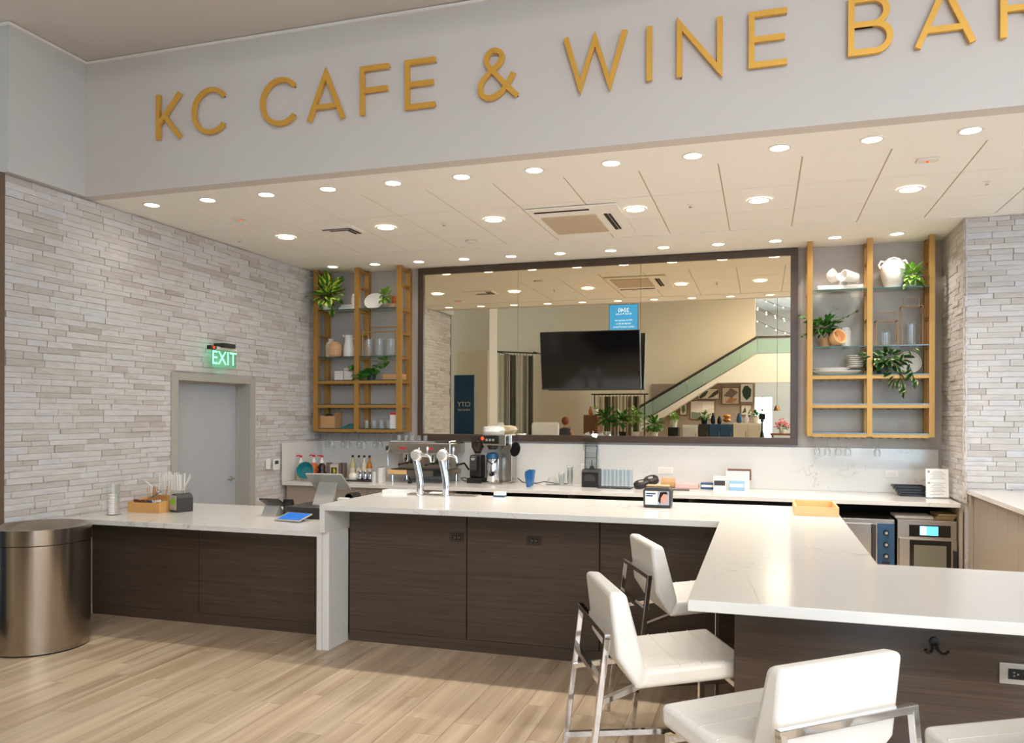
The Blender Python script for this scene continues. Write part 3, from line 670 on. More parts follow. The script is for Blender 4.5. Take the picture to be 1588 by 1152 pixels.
# --- left unit second shelf: vases and jug
def lathe_thing(name, label, cat, prof, c, m, n=28, group=None, bevel=0):
    o = MB().lathe(prof, c, n, True).build(name, m, smooth=True, origin=c); return tag(o, label, cat, group)
lathe_thing('vase', 'plain white vase at the left of the vase group', 'vase', [(.05,0),(.066,.02),(.068,.15),(.058,.19),(.034,.215),(.034,.242),(.028,.242),(.026,.2)], (-5.285,9.135,ZB), M['ceramic'])
v = thing('vase', 'ribbed peach clay vase in front of the white vase', 'vase', (-5.165,9.03,ZB))
mb = MB(); n = 40
prof = [(.06,0),(.082,.03),(.09,.10),(.078,.16),(.05,.195),(.042,.2),(.036,.195)]
vs = []
for rr_, z in prof:
    for j in range(n): k = rr_*(1+(.035 if j % 2 else -.02)); vs.append((-5.165+k*math.cos(2*PI*j/n), 9.03+k*math.sin(2*PI*j/n), ZB+z))
mb.add(vs, [(i*n+j, i*n+(j+1) % n, (i+1)*n+(j+1) % n, (i+1)*n+j) for i in range(len(prof)-1) for j in range(n)]+[tuple(range(n))]); mb.build('body', M['ribbed'], v)
j = thing('jug', 'tall white jug with a loop handle', 'jug', (-4.995,9.08,ZB))
MB().lathe([(.06,0),(.072,.02),(.068,.12),(.052,.2),(.055,.265),(.06,.278),(.052,.276),(.046,.2)], (-4.995,9.08,ZB), 28, True).build('body', M['ceramic'], j, smooth=True)
MB().tube([(-4.945,9.08,ZB+.23),(-4.91,9.08,ZB+.235),(-4.888,9.08,ZB+.20),(-4.90,9.08,ZB+.15),(-4.932,9.08,ZB+.12)], .010, 8).build('handle', M['ceramic'], j, smooth=True)
MB().tube([(-5.05,9.07,ZB+.262),(-5.075,9.06,ZB+.28)], [.02,.008], 8).build('spout', M['ceramic'], j, smooth=True)
# glass canisters + brass rod stand
for k, x in enumerate((-4.72, -4.57, -4.41)):
    lathe_thing('glass_canister', f'clear glass canister on the left unit, {ORD[k]} from the left of three', 'glass', [(.06,0),(.064,.01),(.064,.22),(.060,.22),(.060,.012),(.001,.01)], (x,9.08,ZB), M['acrylic'], group='glass canisters')
rs = thing('brass_rail_stand', 'thin brass double rail above the glass canisters', 'stand', (-4.56,9.0,ZB))
for z in (.30,.37): MB().tube([(-4.76,8.99+(z-.3)*2,ZB+z),(-4.29,8.99+(z-.3)*2,ZB+z)], .006, 8).build('rail', M['brass'], rs)
MB().tube([(-4.755,8.99,ZB),(-4.755,8.99,ZB+.32)], .006, 8).tube([(-4.295,8.99,ZB),(-4.295,8.99,ZB+.32)], .006, 8).tube([(-4.755,9.13,ZB),(-4.755,9.13,ZB+.38)], .006, 8).tube([(-4.295,9.13,ZB),(-4.295,9.13,ZB+.38)], .006, 8).build('upright', M['brass'], rs)
# --- left third shelf
for k, (x, hh) in enumerate(((-5.095,.115),(-4.96,.15))):
    b_ = thing('lidded_box', ('low white marble box with lid on the left unit', 'taller white marble box beside the trailing plant')[k], 'box', (x,9.06,ZC))
    MB().box(x-.062, x+.062, 9.0, 9.12, ZC, ZC+hh*.8).build('body', M['marble_box'], b_, bevel=.004); MB().box(x-.064, x+.064, 8.998, 9.122, ZC+hh*.8+.002, ZC+hh).build('lid', M['marble_box'], b_, bevel=.004)
pt = thing('trailing_plant', 'dark green trailing plant spilling over the left unit third shelf', 'plant', (-4.66,9.02,ZC))
MB().lathe([(.05,0),(.06,.07),(.055,.07),(.05,.05)], (-4.66,9.04,ZC), 16, True).build('pot', M['darkgrey'], pt, smooth=True)
sp = []
for a, b_ in (((-4.70,9.0,ZC+.1),(-4.91,8.93,ZC+.17)), ((-4.66,9.0,ZC+.1),(-4.42,9.02,ZC+.26)), ((-4.66,9.0,ZC+.08),(-4.58,8.95,ZC+.12)), ((-4.72,8.98,ZC+.08),(-4.80,8.92,ZC+.04))):
    for i in range(26):
        k = r.random(); p = Vector(a).lerp(Vector(b_), k)+Vector((r.uniform(-.03,.03), r.uniform(-.03,.02), r.uniform(-.03,.03))); sp.append((p, ldir(r.uniform(0,2*PI), r.uniform(-.7,.5)), r.uniform(.07,.1), r.uniform(-.6,.6)))
leaves_joined('foliage', pt, LM['leaf'], clampw(sp, 0, 0), M['leaf'])
MB().tube([(-4.66,9.02,ZC+.08),(-4.78,8.97,ZC+.16),(-4.91,8.93,ZC+.16)], .005, 6).tube([(-4.66,9.02,ZC+.08),(-4.55,9.02,ZC+.2),(-4.42,9.02,ZC+.26)], .005, 6).build('stem', M['stem'], pt)
tag(MB().box(-4.49, -4.22, 9.0, 9.12, ZC, ZC+.07).build('wooden_block_tray', M['kraft'], bevel=.006), 'low orange brown wooden box beside the trailing plant', 'box')
tag(MB().box(-4.33, -4.28, 9.03, 9.10, ZC+.071, ZC+.20).build('wooden_block', M['ribbed'], bevel=.01), 'upright peach block standing on the low wooden box', 'ornament')
# --- bottom shelf left
bx = thing('carton', 'open kraft carton on the lowest shelf of the left unit', 'box', (-5.25,9.05,ZE))
MB().box(-5.345,-5.335,8.98,9.16,ZE,ZE+.16).box(-5.145,-5.135,8.98,9.16,ZE,ZE+.16).box(-5.335,-5.145,8.98,8.99,ZE,ZE+.15).box(-5.335,-5.145,9.15,9.16,ZE,ZE+.16).box(-5.335,-5.145,8.99,9.15,ZE,ZE+.01).build('body', M['kraft'], bx)
MB().bar((-5.14,8.98,ZE+.16),(-5.14,9.16,ZE+.19),.004,.06).build('flap', M['kraft'], bx)
MB().ball((-5.26,9.05,ZE+.15), .05, 10, 6, (1.3,.8,.6)).build('contents', M['black'], bx)
tag(MB().add([(-5.06,8.99,ZE),(-4.9,8.99,ZE),(-4.88,9.14,ZE+.05),(-5.02,9.14,ZE+.05),(-5.06,8.99,ZE+.004),(-4.9,8.99,ZE+.004),(-4.88,9.14,ZE+.054),(-5.02,9.14,ZE+.054)], [(0,3,2,1),(4,5,6,7),(0,1,5,4),(1,2,6,5),(2,3,7,6),(3,0,4,7)]).build('folded_cloth', M['teal']), 'folded teal cloth beside the kraft carton', 'cloth')
gk = 0
for i in range(8):
    x = -4.745+.05*i; y = 9.0 if i % 2 else 9.06
    lathe_thing('tumbler', f'small clear tumbler on the lowest left shelf, {ORD[i]} from the left', 'glass', [(.02,0),(.024,.004),(.027,.10),(.025,.10),(.022,.008),(.001,.006)], (x,y,ZE), M['acrylic'], 14, 'tumblers on the lowest shelf')
ct = thing('carton', 'white carton with a red top beside the small tumblers', 'box', (-4.335,9.02,ZE))
MB().box(-4.372,-4.30,8.98,9.06,ZE,ZE+.17).build('body', M['white'], ct); MB().box(-4.373,-4.299,8.979,9.061,ZE+.17,ZE+.195).build('lid', M['red'], ct)
# hanging wine glasses
def wine(x, y, label, z=1.484):
    return lathe_thing('wine_glass', label, 'glass', [(.032,0),(.031,-.003),(.006,-.008),(.0035,-.02),(.0035,-.085),(.012,-.095),(.030,-.12),(.034,-.145),(.028,-.185),(.0265,-.185),(.032,-.145),(.028,-.121),(.001,-.098)], (x,y,z), M['acrylic'], 16, 'hanging wine glasses')
for i in range(9): wine(-5.30+.113*i, 9.0 if i % 2 else 9.08, f'upside down wine glass under the left shelf unit, {ORD[i]} from the left')
for i, x in enumerate((.555,.655,.76,.855,1.135)): wine(x, 9.04, f'upside down wine glass under the right shelf unit, {ORD[i]} from the left')
# --- right unit, top shelf
tr = tag(MB().prism([(.545,8.97),(1.0,8.97),(1.0,9.14),(.545,9.14)], ZA, ZA+.05).build('tray', M['matte_white'], bevel=.015, seg=3), 'long white tray under the tumbled white pots', 'tray')
def tilted_pot(name, label, cat, prof, c, rot, m, n=26):
    mb = MB(); mb.lathe(prof, (0,0,0), n, True); T_ = Matrix.Translation(c) @ rot; mb.v = [tuple(T_ @ Vector(p)) for p in mb.v]
    return tag(mb.build(name, m, smooth=True), label, cat)
BOWL = [(.03,0),(.055,.015),(.072,.06),(.075,.10),(.069,.10),(.064,.06),(.045,.025),(.001,.02)]
tilted_pot('bowl', 'white bowl tipped on its side on the right top shelf', 'bowl', BOWL, (.655,9.07,ZA+.128), Matrix.Rotation(R(62),4,'Y') @ Matrix.Rotation(R(20),4,'X'), M['ceramic'])
lathe_thing('jug', 'small white jug between the tipped bowls', 'jug', [(.035,0),(.055,.03),(.055,.08),(.03,.11),(.034,.14),(.028,.14),(.022,.11)], (.795,9.09,ZA+.051), M['ceramic'])
tilted_pot('cup', 'white cup lying with its mouth toward the room', 'cup', [(.04,0),(.055,.01),(.062,.16),(.056,.16),(.048,.02),(.001,.015)], (.935,9.03,ZA+.115), Matrix.Rotation(R(-78),4,'Y') @ Matrix.Rotation(R(30),4,'X'), M['ceramic'])
un = thing('urn', 'large white urn with two loop handles on the right top shelf', 'urn', (1.28,9.05,ZA))
MB().lathe([(.07,0),(.08,.01),(.115,.12),(.122,.20),(.11,.245),(.088,.262),(.088,.285),(.078,.285),(.078,.26)], (1.28,9.05,ZA), 32, True).build('body', M['ceramic'], un, smooth=True)
for s in (-1, 1): MB().tube([(1.28+s*.085,9.05,ZA+.275),(1.28+s*.115,9.05,ZA+.285),(1.28+s*.135,9.05,ZA+.25),(1.28+s*.118,9.05,ZA+.21)], .011, 8).build('handle', M['ceramic'], un, smooth=True)
MB().tube([(1.22,9.0,ZA+.29),(1.28,8.99,ZA+.31),(1.34,9.0,ZA+.29)], .006, 6).build('strap', M['matte_white'], un)
pt = thing('potted_plant', 'bushy light green plant beside the white urn', 'plant', (1.46,9.06,ZA))
MB().lathe([(.04,0),(.05,.07),(.046,.07),(.04,.06)], (1.46,9.07,ZA), 16, True).build('pot', M['ceramic'], pt, smooth=True)
leaves_joined('foliage', pt, LM['leaf_lime'], clampw(bush_spots((1.46,9.0,ZA+.11), 110, .12, .075, r, -.9, 1.2), 0, 0), M['leaf2'])
# second shelf right
pt = thing('ivy_plant', 'green ivy plant with reaching tendrils on the right unit', 'plant', (.62,9.07,ZB))
sp = bush_spots((.62,9.03,ZB+.20), 170, .17, .07, r, -.6, 1.1, (1,.7,.8))
for a, b_ in (((.7,9.03,ZB+.24),(.93,9.0,ZB+.36)), ((.6,9.0,ZB+.25),(.74,9.03,ZB+.41)), ((.55,9.0,ZB+.2),(.36,8.93,ZB+.08)), ((.5,9.0,ZB+.24),(.38,8.93,ZB+.34))):
    for i in range(12):
        p = Vector(a).lerp(Vector(b_), (i+r.random())/12); sp.append((p, ldir(r.uniform(0,2*PI), r.uniform(-.5,.6)), r.uniform(.04,.06), r.uniform(-.6,.6)))
leaves_joined('foliage', pt, LM['leaf'], clampw(sp, 0, 0), M['leaf'])
MB().tube([(.62,9.05,ZB+.1),(.72,9.03,ZB+.26),(.93,9.0,ZB+.36)], .004, 6).tube([(.62,9.05,ZB+.1),(.55,9.0,ZB+.22),(.36,8.93,ZB+.08)], .004, 6).build('stem', M['stem'], pt)
MB().lathe([(.05,0),(.06,.10),(.055,.10),(.05,.08)], (.64,9.09,ZB), 18, True).build('pot', M['kraft'], pt, smooth=True)
tilted_pot('wooden_cup', 'pale wooden cup tipped forward in front of the ivy', 'cup', [(.045,0),(.055,.01),(.078,.06),(.082,.12),(.074,.12),(.068,.06),(.001,.02)], (.70,9.04,ZB+.065), Matrix.Rotation(R(58),4,'Y') @ Matrix.Rotation(R(48),4,'X'), M['pale_wood'])
lathe_thing('vase', 'slim white vase behind the tipped wooden cup', 'vase', [(.045,0),(.05,.02),(.05,.17),(.03,.21),(.026,.21),(.02,.17)], (.84,9.12,ZB), M['ceramic'])
def lantern(label, x, y, w, h, hh):
    t = thing('lantern', label, 'lantern', (x, y, ZB)); q = .006
    for sx in (-1, 1):
        for sy in (-1, 1): MB().bar((x+sx*w/2, y+sy*w*.4, ZB), (x+sx*w/2, y+sy*w*.4, ZB+h), q*1.4).build('corner_post', M['bronze'], t)
    fr_ = MB()
    for z in (.004, h):
        for s in (-1, 1): fr_.bar((x-w/2, y+s*w*.4, ZB+z), (x+w/2, y+s*w*.4, ZB+z), q*1.4); fr_.bar((x+s*w/2, y-w*.4, ZB+z), (x+s*w/2, y+w*.4, ZB+z), q*1.4)
    fr_.build('frame', M['bronze'], t)
    MB().bar((x-w*.4, y, ZB+h), (x-w*.4, y, ZB+hh), q*1.3).bar((x+w*.4, y, ZB+h), (x+w*.4, y, ZB+hh), q*1.3).bar((x-w*.43, y, ZB+hh), (x+w*.43, y, ZB+hh), q*1.3).build('handle', M['bronze'], t)
    MB().lathe([(.05,.006),(.05,h*.55),(.047,h*.55),(.047,.01),(.001,.008)], (x,y,ZB), 20).build('glass_cup', M['acrylic'], t, smooth=True)
lantern('smaller bronze wire lantern on the right unit', 1.215, 9.05, .20, .255, .345)
lantern('taller bronze wire lantern next to the smaller one', 1.455, 9.07, .19, .40, .495)
# third shelf right
tag(MB().lathe([(.001,0),(.15,.0),(.235,.035),(.24,.045),(.225,.042),(.15,.012),(.001,.012)], (0,0,0), 40).build('platter', M['matte_white'], smooth=True), 'long low white oval platter on the right unit', 'platter')
pf = bpy.data.objects['platter']; pf.location = (.75, 9.06, ZC); pf.scale = (1, .48, 1)
tilted_pot('platter', 'narrow white dish stacked inside the long oval platter', 'platter', [(.001,0),(.14,0),(.19,.03),(.18,.03),(.13,.01),(.001,.01)], (.70,9.06,ZC+.046), Matrix.Diagonal((1,.4,1,1)), M['ceramic'])
for k in range(6):
    tilted_pot('plate', f'white plate in the stack of plates on the right unit, {ORD[k]} from the bottom', 'plate', [(.05,0),(.055,.004),(.085,.014),(.084,.018),(.05,.009),(.001,.008)], (.925,9.075,ZC+.078+k*.021), Matrix.Identity(4), M['ceramic'], 24)
rt = tilted_pot('round_tray', 'round cream tray leaning beside the variegated plant', 'tray', [(.001,0),(.105,0),(.118,.012),(.118,.045),(.110,.045),(.105,.012),(.001,.010)], (1.44,9.15,ZC+.118), Matrix.Rotation(R(74),4,'X') @ Matrix.Rotation(R(10),4,'Y'), M['matte_white'], 40)
pt = thing('trailing_plant', 'variegated trailing plant hanging over the brass rail of the right unit', 'plant', (1.20,9.0,ZC))
MB().lathe([(.05,0),(.06,.08),(.055,.08),(.05,.06)], (1.18,9.03,ZC), 16, True).build('pot', M['darkgrey'], pt, smooth=True)
sp = bush_spots((1.20,8.97,ZC+.15), 52, .17, .13, r, -.5, .9, (1.1,.5,.7))
for a, b_ in (((1.30,8.93,ZC+.1),(1.38,8.88,ZC-.20)), ((1.42,8.93,ZC+.1),(1.46,8.88,ZC-.07)), ((1.24,8.93,ZC+.05),(1.30,8.88,ZC-.1)), ((1.3,8.95,ZC+.15),(1.46,8.92,ZC+.28))):
    for i in range(6):
        p = Vector(a).lerp(Vector(b_), (i+r.random())/6); sp.append((p, Vector((r.uniform(-.7,.7), -.25, r.uniform(-1,-.1))), r.uniform(.08,.12), r.uniform(-.6,.6)))
leaves_single(pt, LM['leaf_dark'], clampw(sp, 0, 0))
MB().tube([(1.2,9.0,ZC+.06),(1.3,8.92,ZC+.1),(1.38,8.88,ZC-.2)], .004, 6).tube([(1.2,9.0,ZC+.06),(1.4,8.93,ZC+.14),(1.46,8.9,ZC-.06)], .004, 6).build('stem', M['stem'], pt)
# ================================================================== ITEMS ON THE LOW COUNTER
ZL, ZT, ZK = .865, 1.067, .914
r = random.Random(77)
ch = thing('cup_lid_holder', 'clear upright holder with white cup lids by the stone wall', 'holder', (-5.22, 5.46, ZL))
MB().box(-5.27,-5.17,5.42,5.50,ZL,ZL+.006).box(-5.265,-5.26,5.43,5.49,ZL+.006,ZL+.26).box(-5.18,-5.175,5.43,5.49,ZL+.006,ZL+.26).box(-5.26,-5.18,5.485,5.49,ZL+.006,ZL+.26).build('acrylic_stand', M['acrylic'], ch)
for k in range(9): MB().lathe([(.034,0),(.034,.014),(.028,.018)], (-5.22,5.452,ZL+.008+k*.019), 18, True).build('lid', M['white'], ch, smooth=True)
MB().box(-5.258,-5.182,5.478,5.484,ZL+.18,ZL+.258).build('label_card', M['white'], ch)
cy = thing('condiment_caddy', 'bamboo caddy of stirrers and sweetener packets on the low worktop', 'caddy', (-5.09, 5.82, ZL))
x0,x1,y0,y1 = -5.26,-4.93,5.66,6.0
MB().box(x0,x1,y0,y0+.012,ZL,ZL+.085).build('front_board', M['bamboo'], cy); MB().box(x0,x1,y1-.012,y1,ZL,ZL+.12).build('back_board', M['bamboo'], cy)
for x in (x0, x1-.012): MB().prism([(y0+.012,ZL),(y1-.012,ZL),(y1-.012,ZL+.12),(y0+.012,ZL+.085)], x, x+.012, 'x').build('side_board', M['bamboo'], cy)
MB().box(x0+.012,x1-.012,y0+.012,y1-.012,ZL,ZL+.01).build('bottom_board', M['bamboo'], cy); MB().box(x0+.012,x1-.012,5.82,5.83,ZL+.01,ZL+.085).box(-5.1,-5.09,y0+.012,5.82,ZL+.01,ZL+.08).build('divider', M['bamboo'], cy)
for k in range(14):
    x = -5.23+r.random()*.11; y = 5.86+r.random()*.1; tag(MB().bar((x,y,ZL+.012),(x+r.uniform(-.05,.05),y+r.uniform(-.03,.03),ZL+.2),.004).build('stir_stick', M['kraft']), 'thin brown wooden stirrer standing in the bamboo caddy', 'stirrer', 'stirrers in the caddy')
cols = [M['white'], M['kraft'], M['blue_dk'], M['white'], M['pale_syrup']]
for k in range(22):
    left = k % 2; x = r.uniform(-5.235,-5.12) if left else r.uniform(-5.07,-4.96); y = r.uniform(5.69,5.80)
    tag(MB().obox((x,y,ZL+.07+r.uniform(-.01,.012)),(.035,.004,.05),Matrix.Rotation(r.uniform(-.5,.5),3,'Y') @ Matrix.Rotation(r.uniform(-.5,.5),3,'X')).build('sweetener_packet', (M['brown_wood'] if left and k % 4 else cols[k % 5])), 'small paper sweetener packet in the bamboo caddy', 'packet', 'packets in the caddy')
tag(MB().obox((-5.15,5.86,ZL+.13),(.12,.06,.004),Matrix.Rotation(R(-25),3,'Y') @ Matrix.Rotation(R(20),3,'X')).build('leaflet', M['blue_dk']), 'blue paper leaflet laid across the bamboo caddy', 'leaflet')
sh = thing('straw_holder', 'white box packed with paper straws behind the bamboo caddy', 'holder', (-5.16, 6.10, ZL))
MB().box(-5.29,-5.02,6.04,6.045,ZL,ZL+.16).box(-5.29,-5.02,6.155,6.16,ZL,ZL+.16).box(-5.29,-5.285,6.045,6.155,ZL,ZL+.16).box(-5.025,-5.02,6.045,6.155,ZL,ZL+.16).box(-5.285,-5.025,6.045,6.155,ZL,ZL+.005).build('box', M['acrylic'], sh)
for k in range(26):
    x = -5.275+.0096*k; tag(MB().tube([(x,6.06+.035*(k%3),ZL+.006),(x+r.uniform(-.008,.008),6.06+.035*(k%3)+r.uniform(-.008,.008),ZL+r.uniform(.29,.325))],.0042,6).build('paper_straw', M['white']), 'white paper straw standing in the packed straw box', 'straw', 'straws in the box')
for a, b in (((-5.05,6.1,ZL+.15),(-4.935,6.07,ZL+.285)), ((-5.06,6.12,ZL+.15),(-4.97,6.1,ZL+.30)), ((-5.2,6.03,ZL+.1),(-5.37,5.98,ZL+.25))):
    tag(MB().tube([a,b],.0045,6).build('paper_straw', M['white']), 'white paper straw leaning out over the side of the straw box', 'straw', 'leaning straws')
nb = thing('napkin_dispenser', 'black arched napkin dispenser with a green and white label on the low worktop', 'dispenser', (-4.86, 5.83, ZL))
pr = [(-.062,0),(.062,0),(.062,.11)]+[(.062*math.cos(R(a)), .11+.05*math.sin(R(a))) for a in range(15,180,15)]+[(-.062,.11)]
TT = Matrix.Translation((-4.845,5.84,ZL)) @ Matrix.Rotation(R(70),4,'Z')
mb = MB(); mb.M = TT @ Matrix.Rotation(R(90),4,'Z'); mb.prism(pr, -.075, .075, 'y'); mb.build('body', M['darkgrey'], nb, bevel=.006)
mb = MB(); mb.M = TT; mb.box(-.082,-.0765,-.05,.05,.02,.145); mb.build('face_plate', M['silver'], nb)
mb = MB(); mb.M = TT; mb.box(-.0835,-.0825,-.035,.03,.065,.12); mb.build('green_label', mat('green_label',(140,190,30),.5), nb)
# register
tag(MB().box(-3.75,-3.12,5.74,6.34,ZL,ZL+.095).build('cash_drawer', M['darkgrey'], bevel=.006), 'dark grey cash drawer under the tablet register', 'cash drawer')
zr = ZL+.095
ps = thing('tablet_register', 'silver tablet register on a slanted stand, its back toward the room', 'register', (-3.5, 6.0, zr))
TT = Matrix.Translation((-3.49,5.98,zr)) @ Matrix.Rotation(R(4),4,'Z')
mb = MB(); mb.M = TT; mb.prism([(-.1,.0),(-.1,.012),(.02,.19),(.035,.18),(-.06,.0)], -.085, .085, 'x'); mb.v = [tuple(Vector(p)) for p in mb.v]; mb.build('stand', M['silver'], ps, bevel=.003)
mb = MB(); mb.M = TT; mb.box(-.085,.085,-.06,.16,0,.012); mb.build('foot', M['silver'], ps, bevel=.003)
mb = MB(); mb.M = TT @ Matrix.Translation((0,.02,.19)) @ Matrix.Rotation(R(-38),4,'X'); mb.box(-.165,.165,-.115,.115,-.006,.008); mb.M = mb.M; mb.build('tablet', M['silver'], ps, bevel=.005)
mb = MB(); mb.M = TT @ Matrix.Translation((0,.02,.19)) @ Matrix.Rotation(R(-38),4,'X'); mb.box(-.155,.155,-.105,.105,.0082,.0095); mb.build('screen', M['black_gloss'], ps)
mb = MB(); mb.M = TT @ Matrix.Translation((0,.02,.19)) @ Matrix.Rotation(R(-38),4,'X')
for a,b,c_,d in ((-.02,.02,.055,.061),(-.02,.02,.021,.027),(-.02,-.014,.027,.055),(.014,.02,.027,.055),(-.006,.006,.035,.047)): mb.box(a,b,c_,d,-.0072,-.0062)
mb.build('emblem', M['darkgrey'], ps)
bx = thing('card_pack', 'small white card box beside the tablet register', 'box', (-3.26,5.86,zr))
MB().box(-3.31,-3.22,5.83,5.88,zr,zr+.075).build('box', M['white'], bx); MB().box(-3.285,-3.25,5.8285,5.8298,zr+.02,zr+.05).build('print', M['darkgrey'], bx)
MB().box(-3.215,-3.19,5.84,5.89,zr,zr+.065).build('blue_strip', M['blue'], bx)
tm = thing('card_terminal', 'card payment terminal on a silver wedge stand at the left of the register', 'terminal', (-3.93,5.85,ZL))
mb = MB(); mb.prism([(5.79,ZL),(5.94,ZL),(5.93,ZL+.02),(5.86,ZL+.085),(5.845,ZL+.085)], -4.005,-3.865,'x'); mb.build('stand', M['silver'], tm, bevel=.003)
mb = MB(); mb.M = Matrix.Translation((-3.935,5.86,ZL+.11)) @ Matrix.Rotation(R(-28),4,'X'); mb.box(-.095,.095,-.07,.07,-.008,.008); mb.build('tablet', M['darkgrey'], tm, bevel=.004)
mb = MB(); mb.M = Matrix.Translation((-3.935,5.86,ZL+.11)) @ Matrix.Rotation(R(-28),4,'X'); mb.box(-.085,.085,-.06,.06,.0082,.009); mb.build('screen', M['black_gloss'], tm)
rd = MB(); rd.M = Matrix.Translation((-3.80,5.90,ZL)); rd.prism([(-.04,0),(.04,0),(.04,.02),(-.0,.14),(-.04,.14)],-.04,.04,'x'); tag(rd.build('receipt_printer', M['black'], bevel=.008), 'small black angled card reader between terminal and cash drawer', 'card reader')
tb = thing('tablet', 'tablet with a bright blue screen propped on the low worktop', 'tablet', (-3.58,5.62,ZL))
TT = Matrix.Translation((-3.58,5.615,ZL+.030)) @ Matrix.Rotation(R(-8),4,'Z') @ Matrix.Rotation(R(14),4,'X')
mb = MB(); mb.M = TT; mb.box(-.125,.125,-.085,.085,-.005,.005); mb.build('body', M['silver'], tb, bevel=.003)
mb = MB(); mb.M = TT; mb.box(-.105,.115,-.07,.075,.0052,.0062); mb.build('screen', M['screen_blue'], tb)
MB().box(-3.64,-3.52,5.66,5.68,ZL,ZL+.036).build('prop', M['black'], tb)
# ================================================================== ITEMS ON THE HIGH BAR
dt = thing('drip_tray', 'steel slotted drip tray behind the two chrome taps', 'tray', (-2.45,6.03,ZT))
MB().box(-2.76,-2.16,5.985,6.105,ZT,ZT+.008).build('pan', M['steel_h'], dt, bevel=.002)
for k in range(30): MB().box(-2.75+.0197*k,-2.742+.0197*k,5.995,6.095,ZT+.008,ZT+.011).build('slat', M['steel_h'], dt)
def tap(label, x, y):
    t = thing('beer_tap', label, 'tap', (x,y,ZT), group='chrome beer taps')
    MB().lathe([(.036,0),(.036,.006),(.030,.012)], (x,y,ZT), 24, True).build('flange', M['chrome'], t, smooth=True)
    MB().tube([(x,y,ZT+.008),(x+.003,y,ZT+.08),(x-.004,y,ZT+.15),(x-.022,y,ZT+.23),(x-.038,y,ZT+.29),(x-.036,y,ZT+.33)],[.030,.030,.028,.027,.028,.030],20).build('column', M['chrome'], t, smooth=True)
    MB().ball((x-.03,y,ZT+.325),.052,20,12,(1.0,.9,1.0)).build('head', M['chrome'], t, smooth=True)
    MB().lathe([(.036,0),(.036,.012),(.026,.016)],(x-.025,y-.042,ZT+.325),20,True,Matrix.Rotation(R(75),3,'X')).build('badge', M['silver'], t, smooth=True)
    fc = MB().tube([(x+.005,y,ZT+.325),(x+.06,y,ZT+.325),(x+.085,y,ZT+.31),(x+.095,y,ZT+.27)],[.012,.013,.011,.009],12).build('faucet', M['chrome'], t, smooth=True)
    MB().lathe([(.006,0),(.008,.02),(.011,.05),(.004,.065)],(x+.062,y,ZT+.335),12,True).build('handle', M['chrome'], fc, smooth=True)
    MB().lathe([(.005,0),(.007,.012),(.003,.025)],(x-.01,y,ZT+.365),12,True).build('finial', M['chrome'], t, smooth=True)
tap('chrome cobra beer tap standing nearer the tablet register', -2.62, 5.93)
tap('chrome cobra beer tap standing farther from the tablet register', -2.405, 5.95)
tag(MB().box(-2.57,-2.47,5.99,6.07,ZT+.012,ZT+.022).build('folded_napkin', M['white'], bevel=.003), 'small white cloth on the drip tray between the taps', 'cloth')
wd = thing('sponge', 'white and blue sponge at the back edge of the bar', 'sponge', (-1.99,6.07,ZT))
MB().box(-2.035,-1.945,6.04,6.10,ZT,ZT+.012).build('blue_layer', M['blue_dk'], wd); MB().box(-2.035,-1.945,6.04,6.10,ZT+.012,ZT+.04).build('white_layer', M['white'], wd, bevel=.004)
tag(MB().prism([(-3.0,6.02),(-2.99,6.115),(-2.72,6.115),(-2.72,6.09)],ZT,ZT+.028).build('folded_menu', M['white']), 'long white folded card at the back left corner of the bar', 'card')
nd_ = thing('napkin_dispenser', 'dark napkin dispenser with a photo advert on the bar top', 'dispenser', (-.705,5.76,ZT))
MB().prism([(-.80,ZT),(-.61,ZT),(-.605,ZT+.12),(-.625,ZT+.145),(-.785,ZT+.145),(-.805,ZT+.12)],5.70,5.83,'y').build('body', M['darkgrey'], nd_, bevel=.008)
MB().box(-.785,-.625,5.72,5.81,ZT+.146,ZT+.156).build('napkin_stack', M['kraft'], nd_, bevel=.004)
ad = MB().box(-.788,-.622,5.694,5.6995,ZT+.022,ZT+.118).build('advert_card', M['white'], nd_)
MB().box(-.70,-.622,5.6925,5.6938,ZT+.022,ZT+.118).build('photo_backdrop', mat('photo_grey',(176,178,190),.5), ad)
MB().prism([(-.655+.026*math.cos(R(a)),ZT+.068+.036*math.sin(R(a))) for a in range(0,360,24)],5.6905,5.692,'y').build('printed_face', mat('printed_skin',(214,160,138),.5), ad)
MB().prism([(-.697,ZT+.05),(-.682,ZT+.112),(-.64,ZT+.116),(-.628,ZT+.098),(-.66,ZT+.10),(-.678,ZT+.07),(-.68,ZT+.03)],5.689,5.6903,'y').build('printed_hair', M['cola'], ad)
MB().box(-.782,-.715,5.6925,5.6938,ZT+.096,ZT+.105).build('printed_line', M['blue_dk'], ad); MB().box(-.782,-.735,5.6925,5.6938,ZT+.080,ZT+.089).build('printed_line', M['blue_dk'], ad)
wt = thing('wooden_tray', 'shallow pale wooden tray at the corner of the bar top', 'tray', (.34,5.75,ZT))
x0,x1,y0,y1 = .205,.475,5.56,6.0; hh=.06
for a,b,c_,d in ((x0,x1,y0,y0+.012),(x0,x1,y1-.012,y1),(x0,x0+.012,y0+.012,y1-.012),(x1-.012,x1,y0+.012,y1-.012)): MB().box(a,b,c_,d,ZT,ZT+hh).build('side_board', M['pale_wood'], wt)
MB().box(x0+.012,x1-.012,y0+.012,y1-.012,ZT,ZT+.008).build('bottom_board', M['pale_wood'], wt)
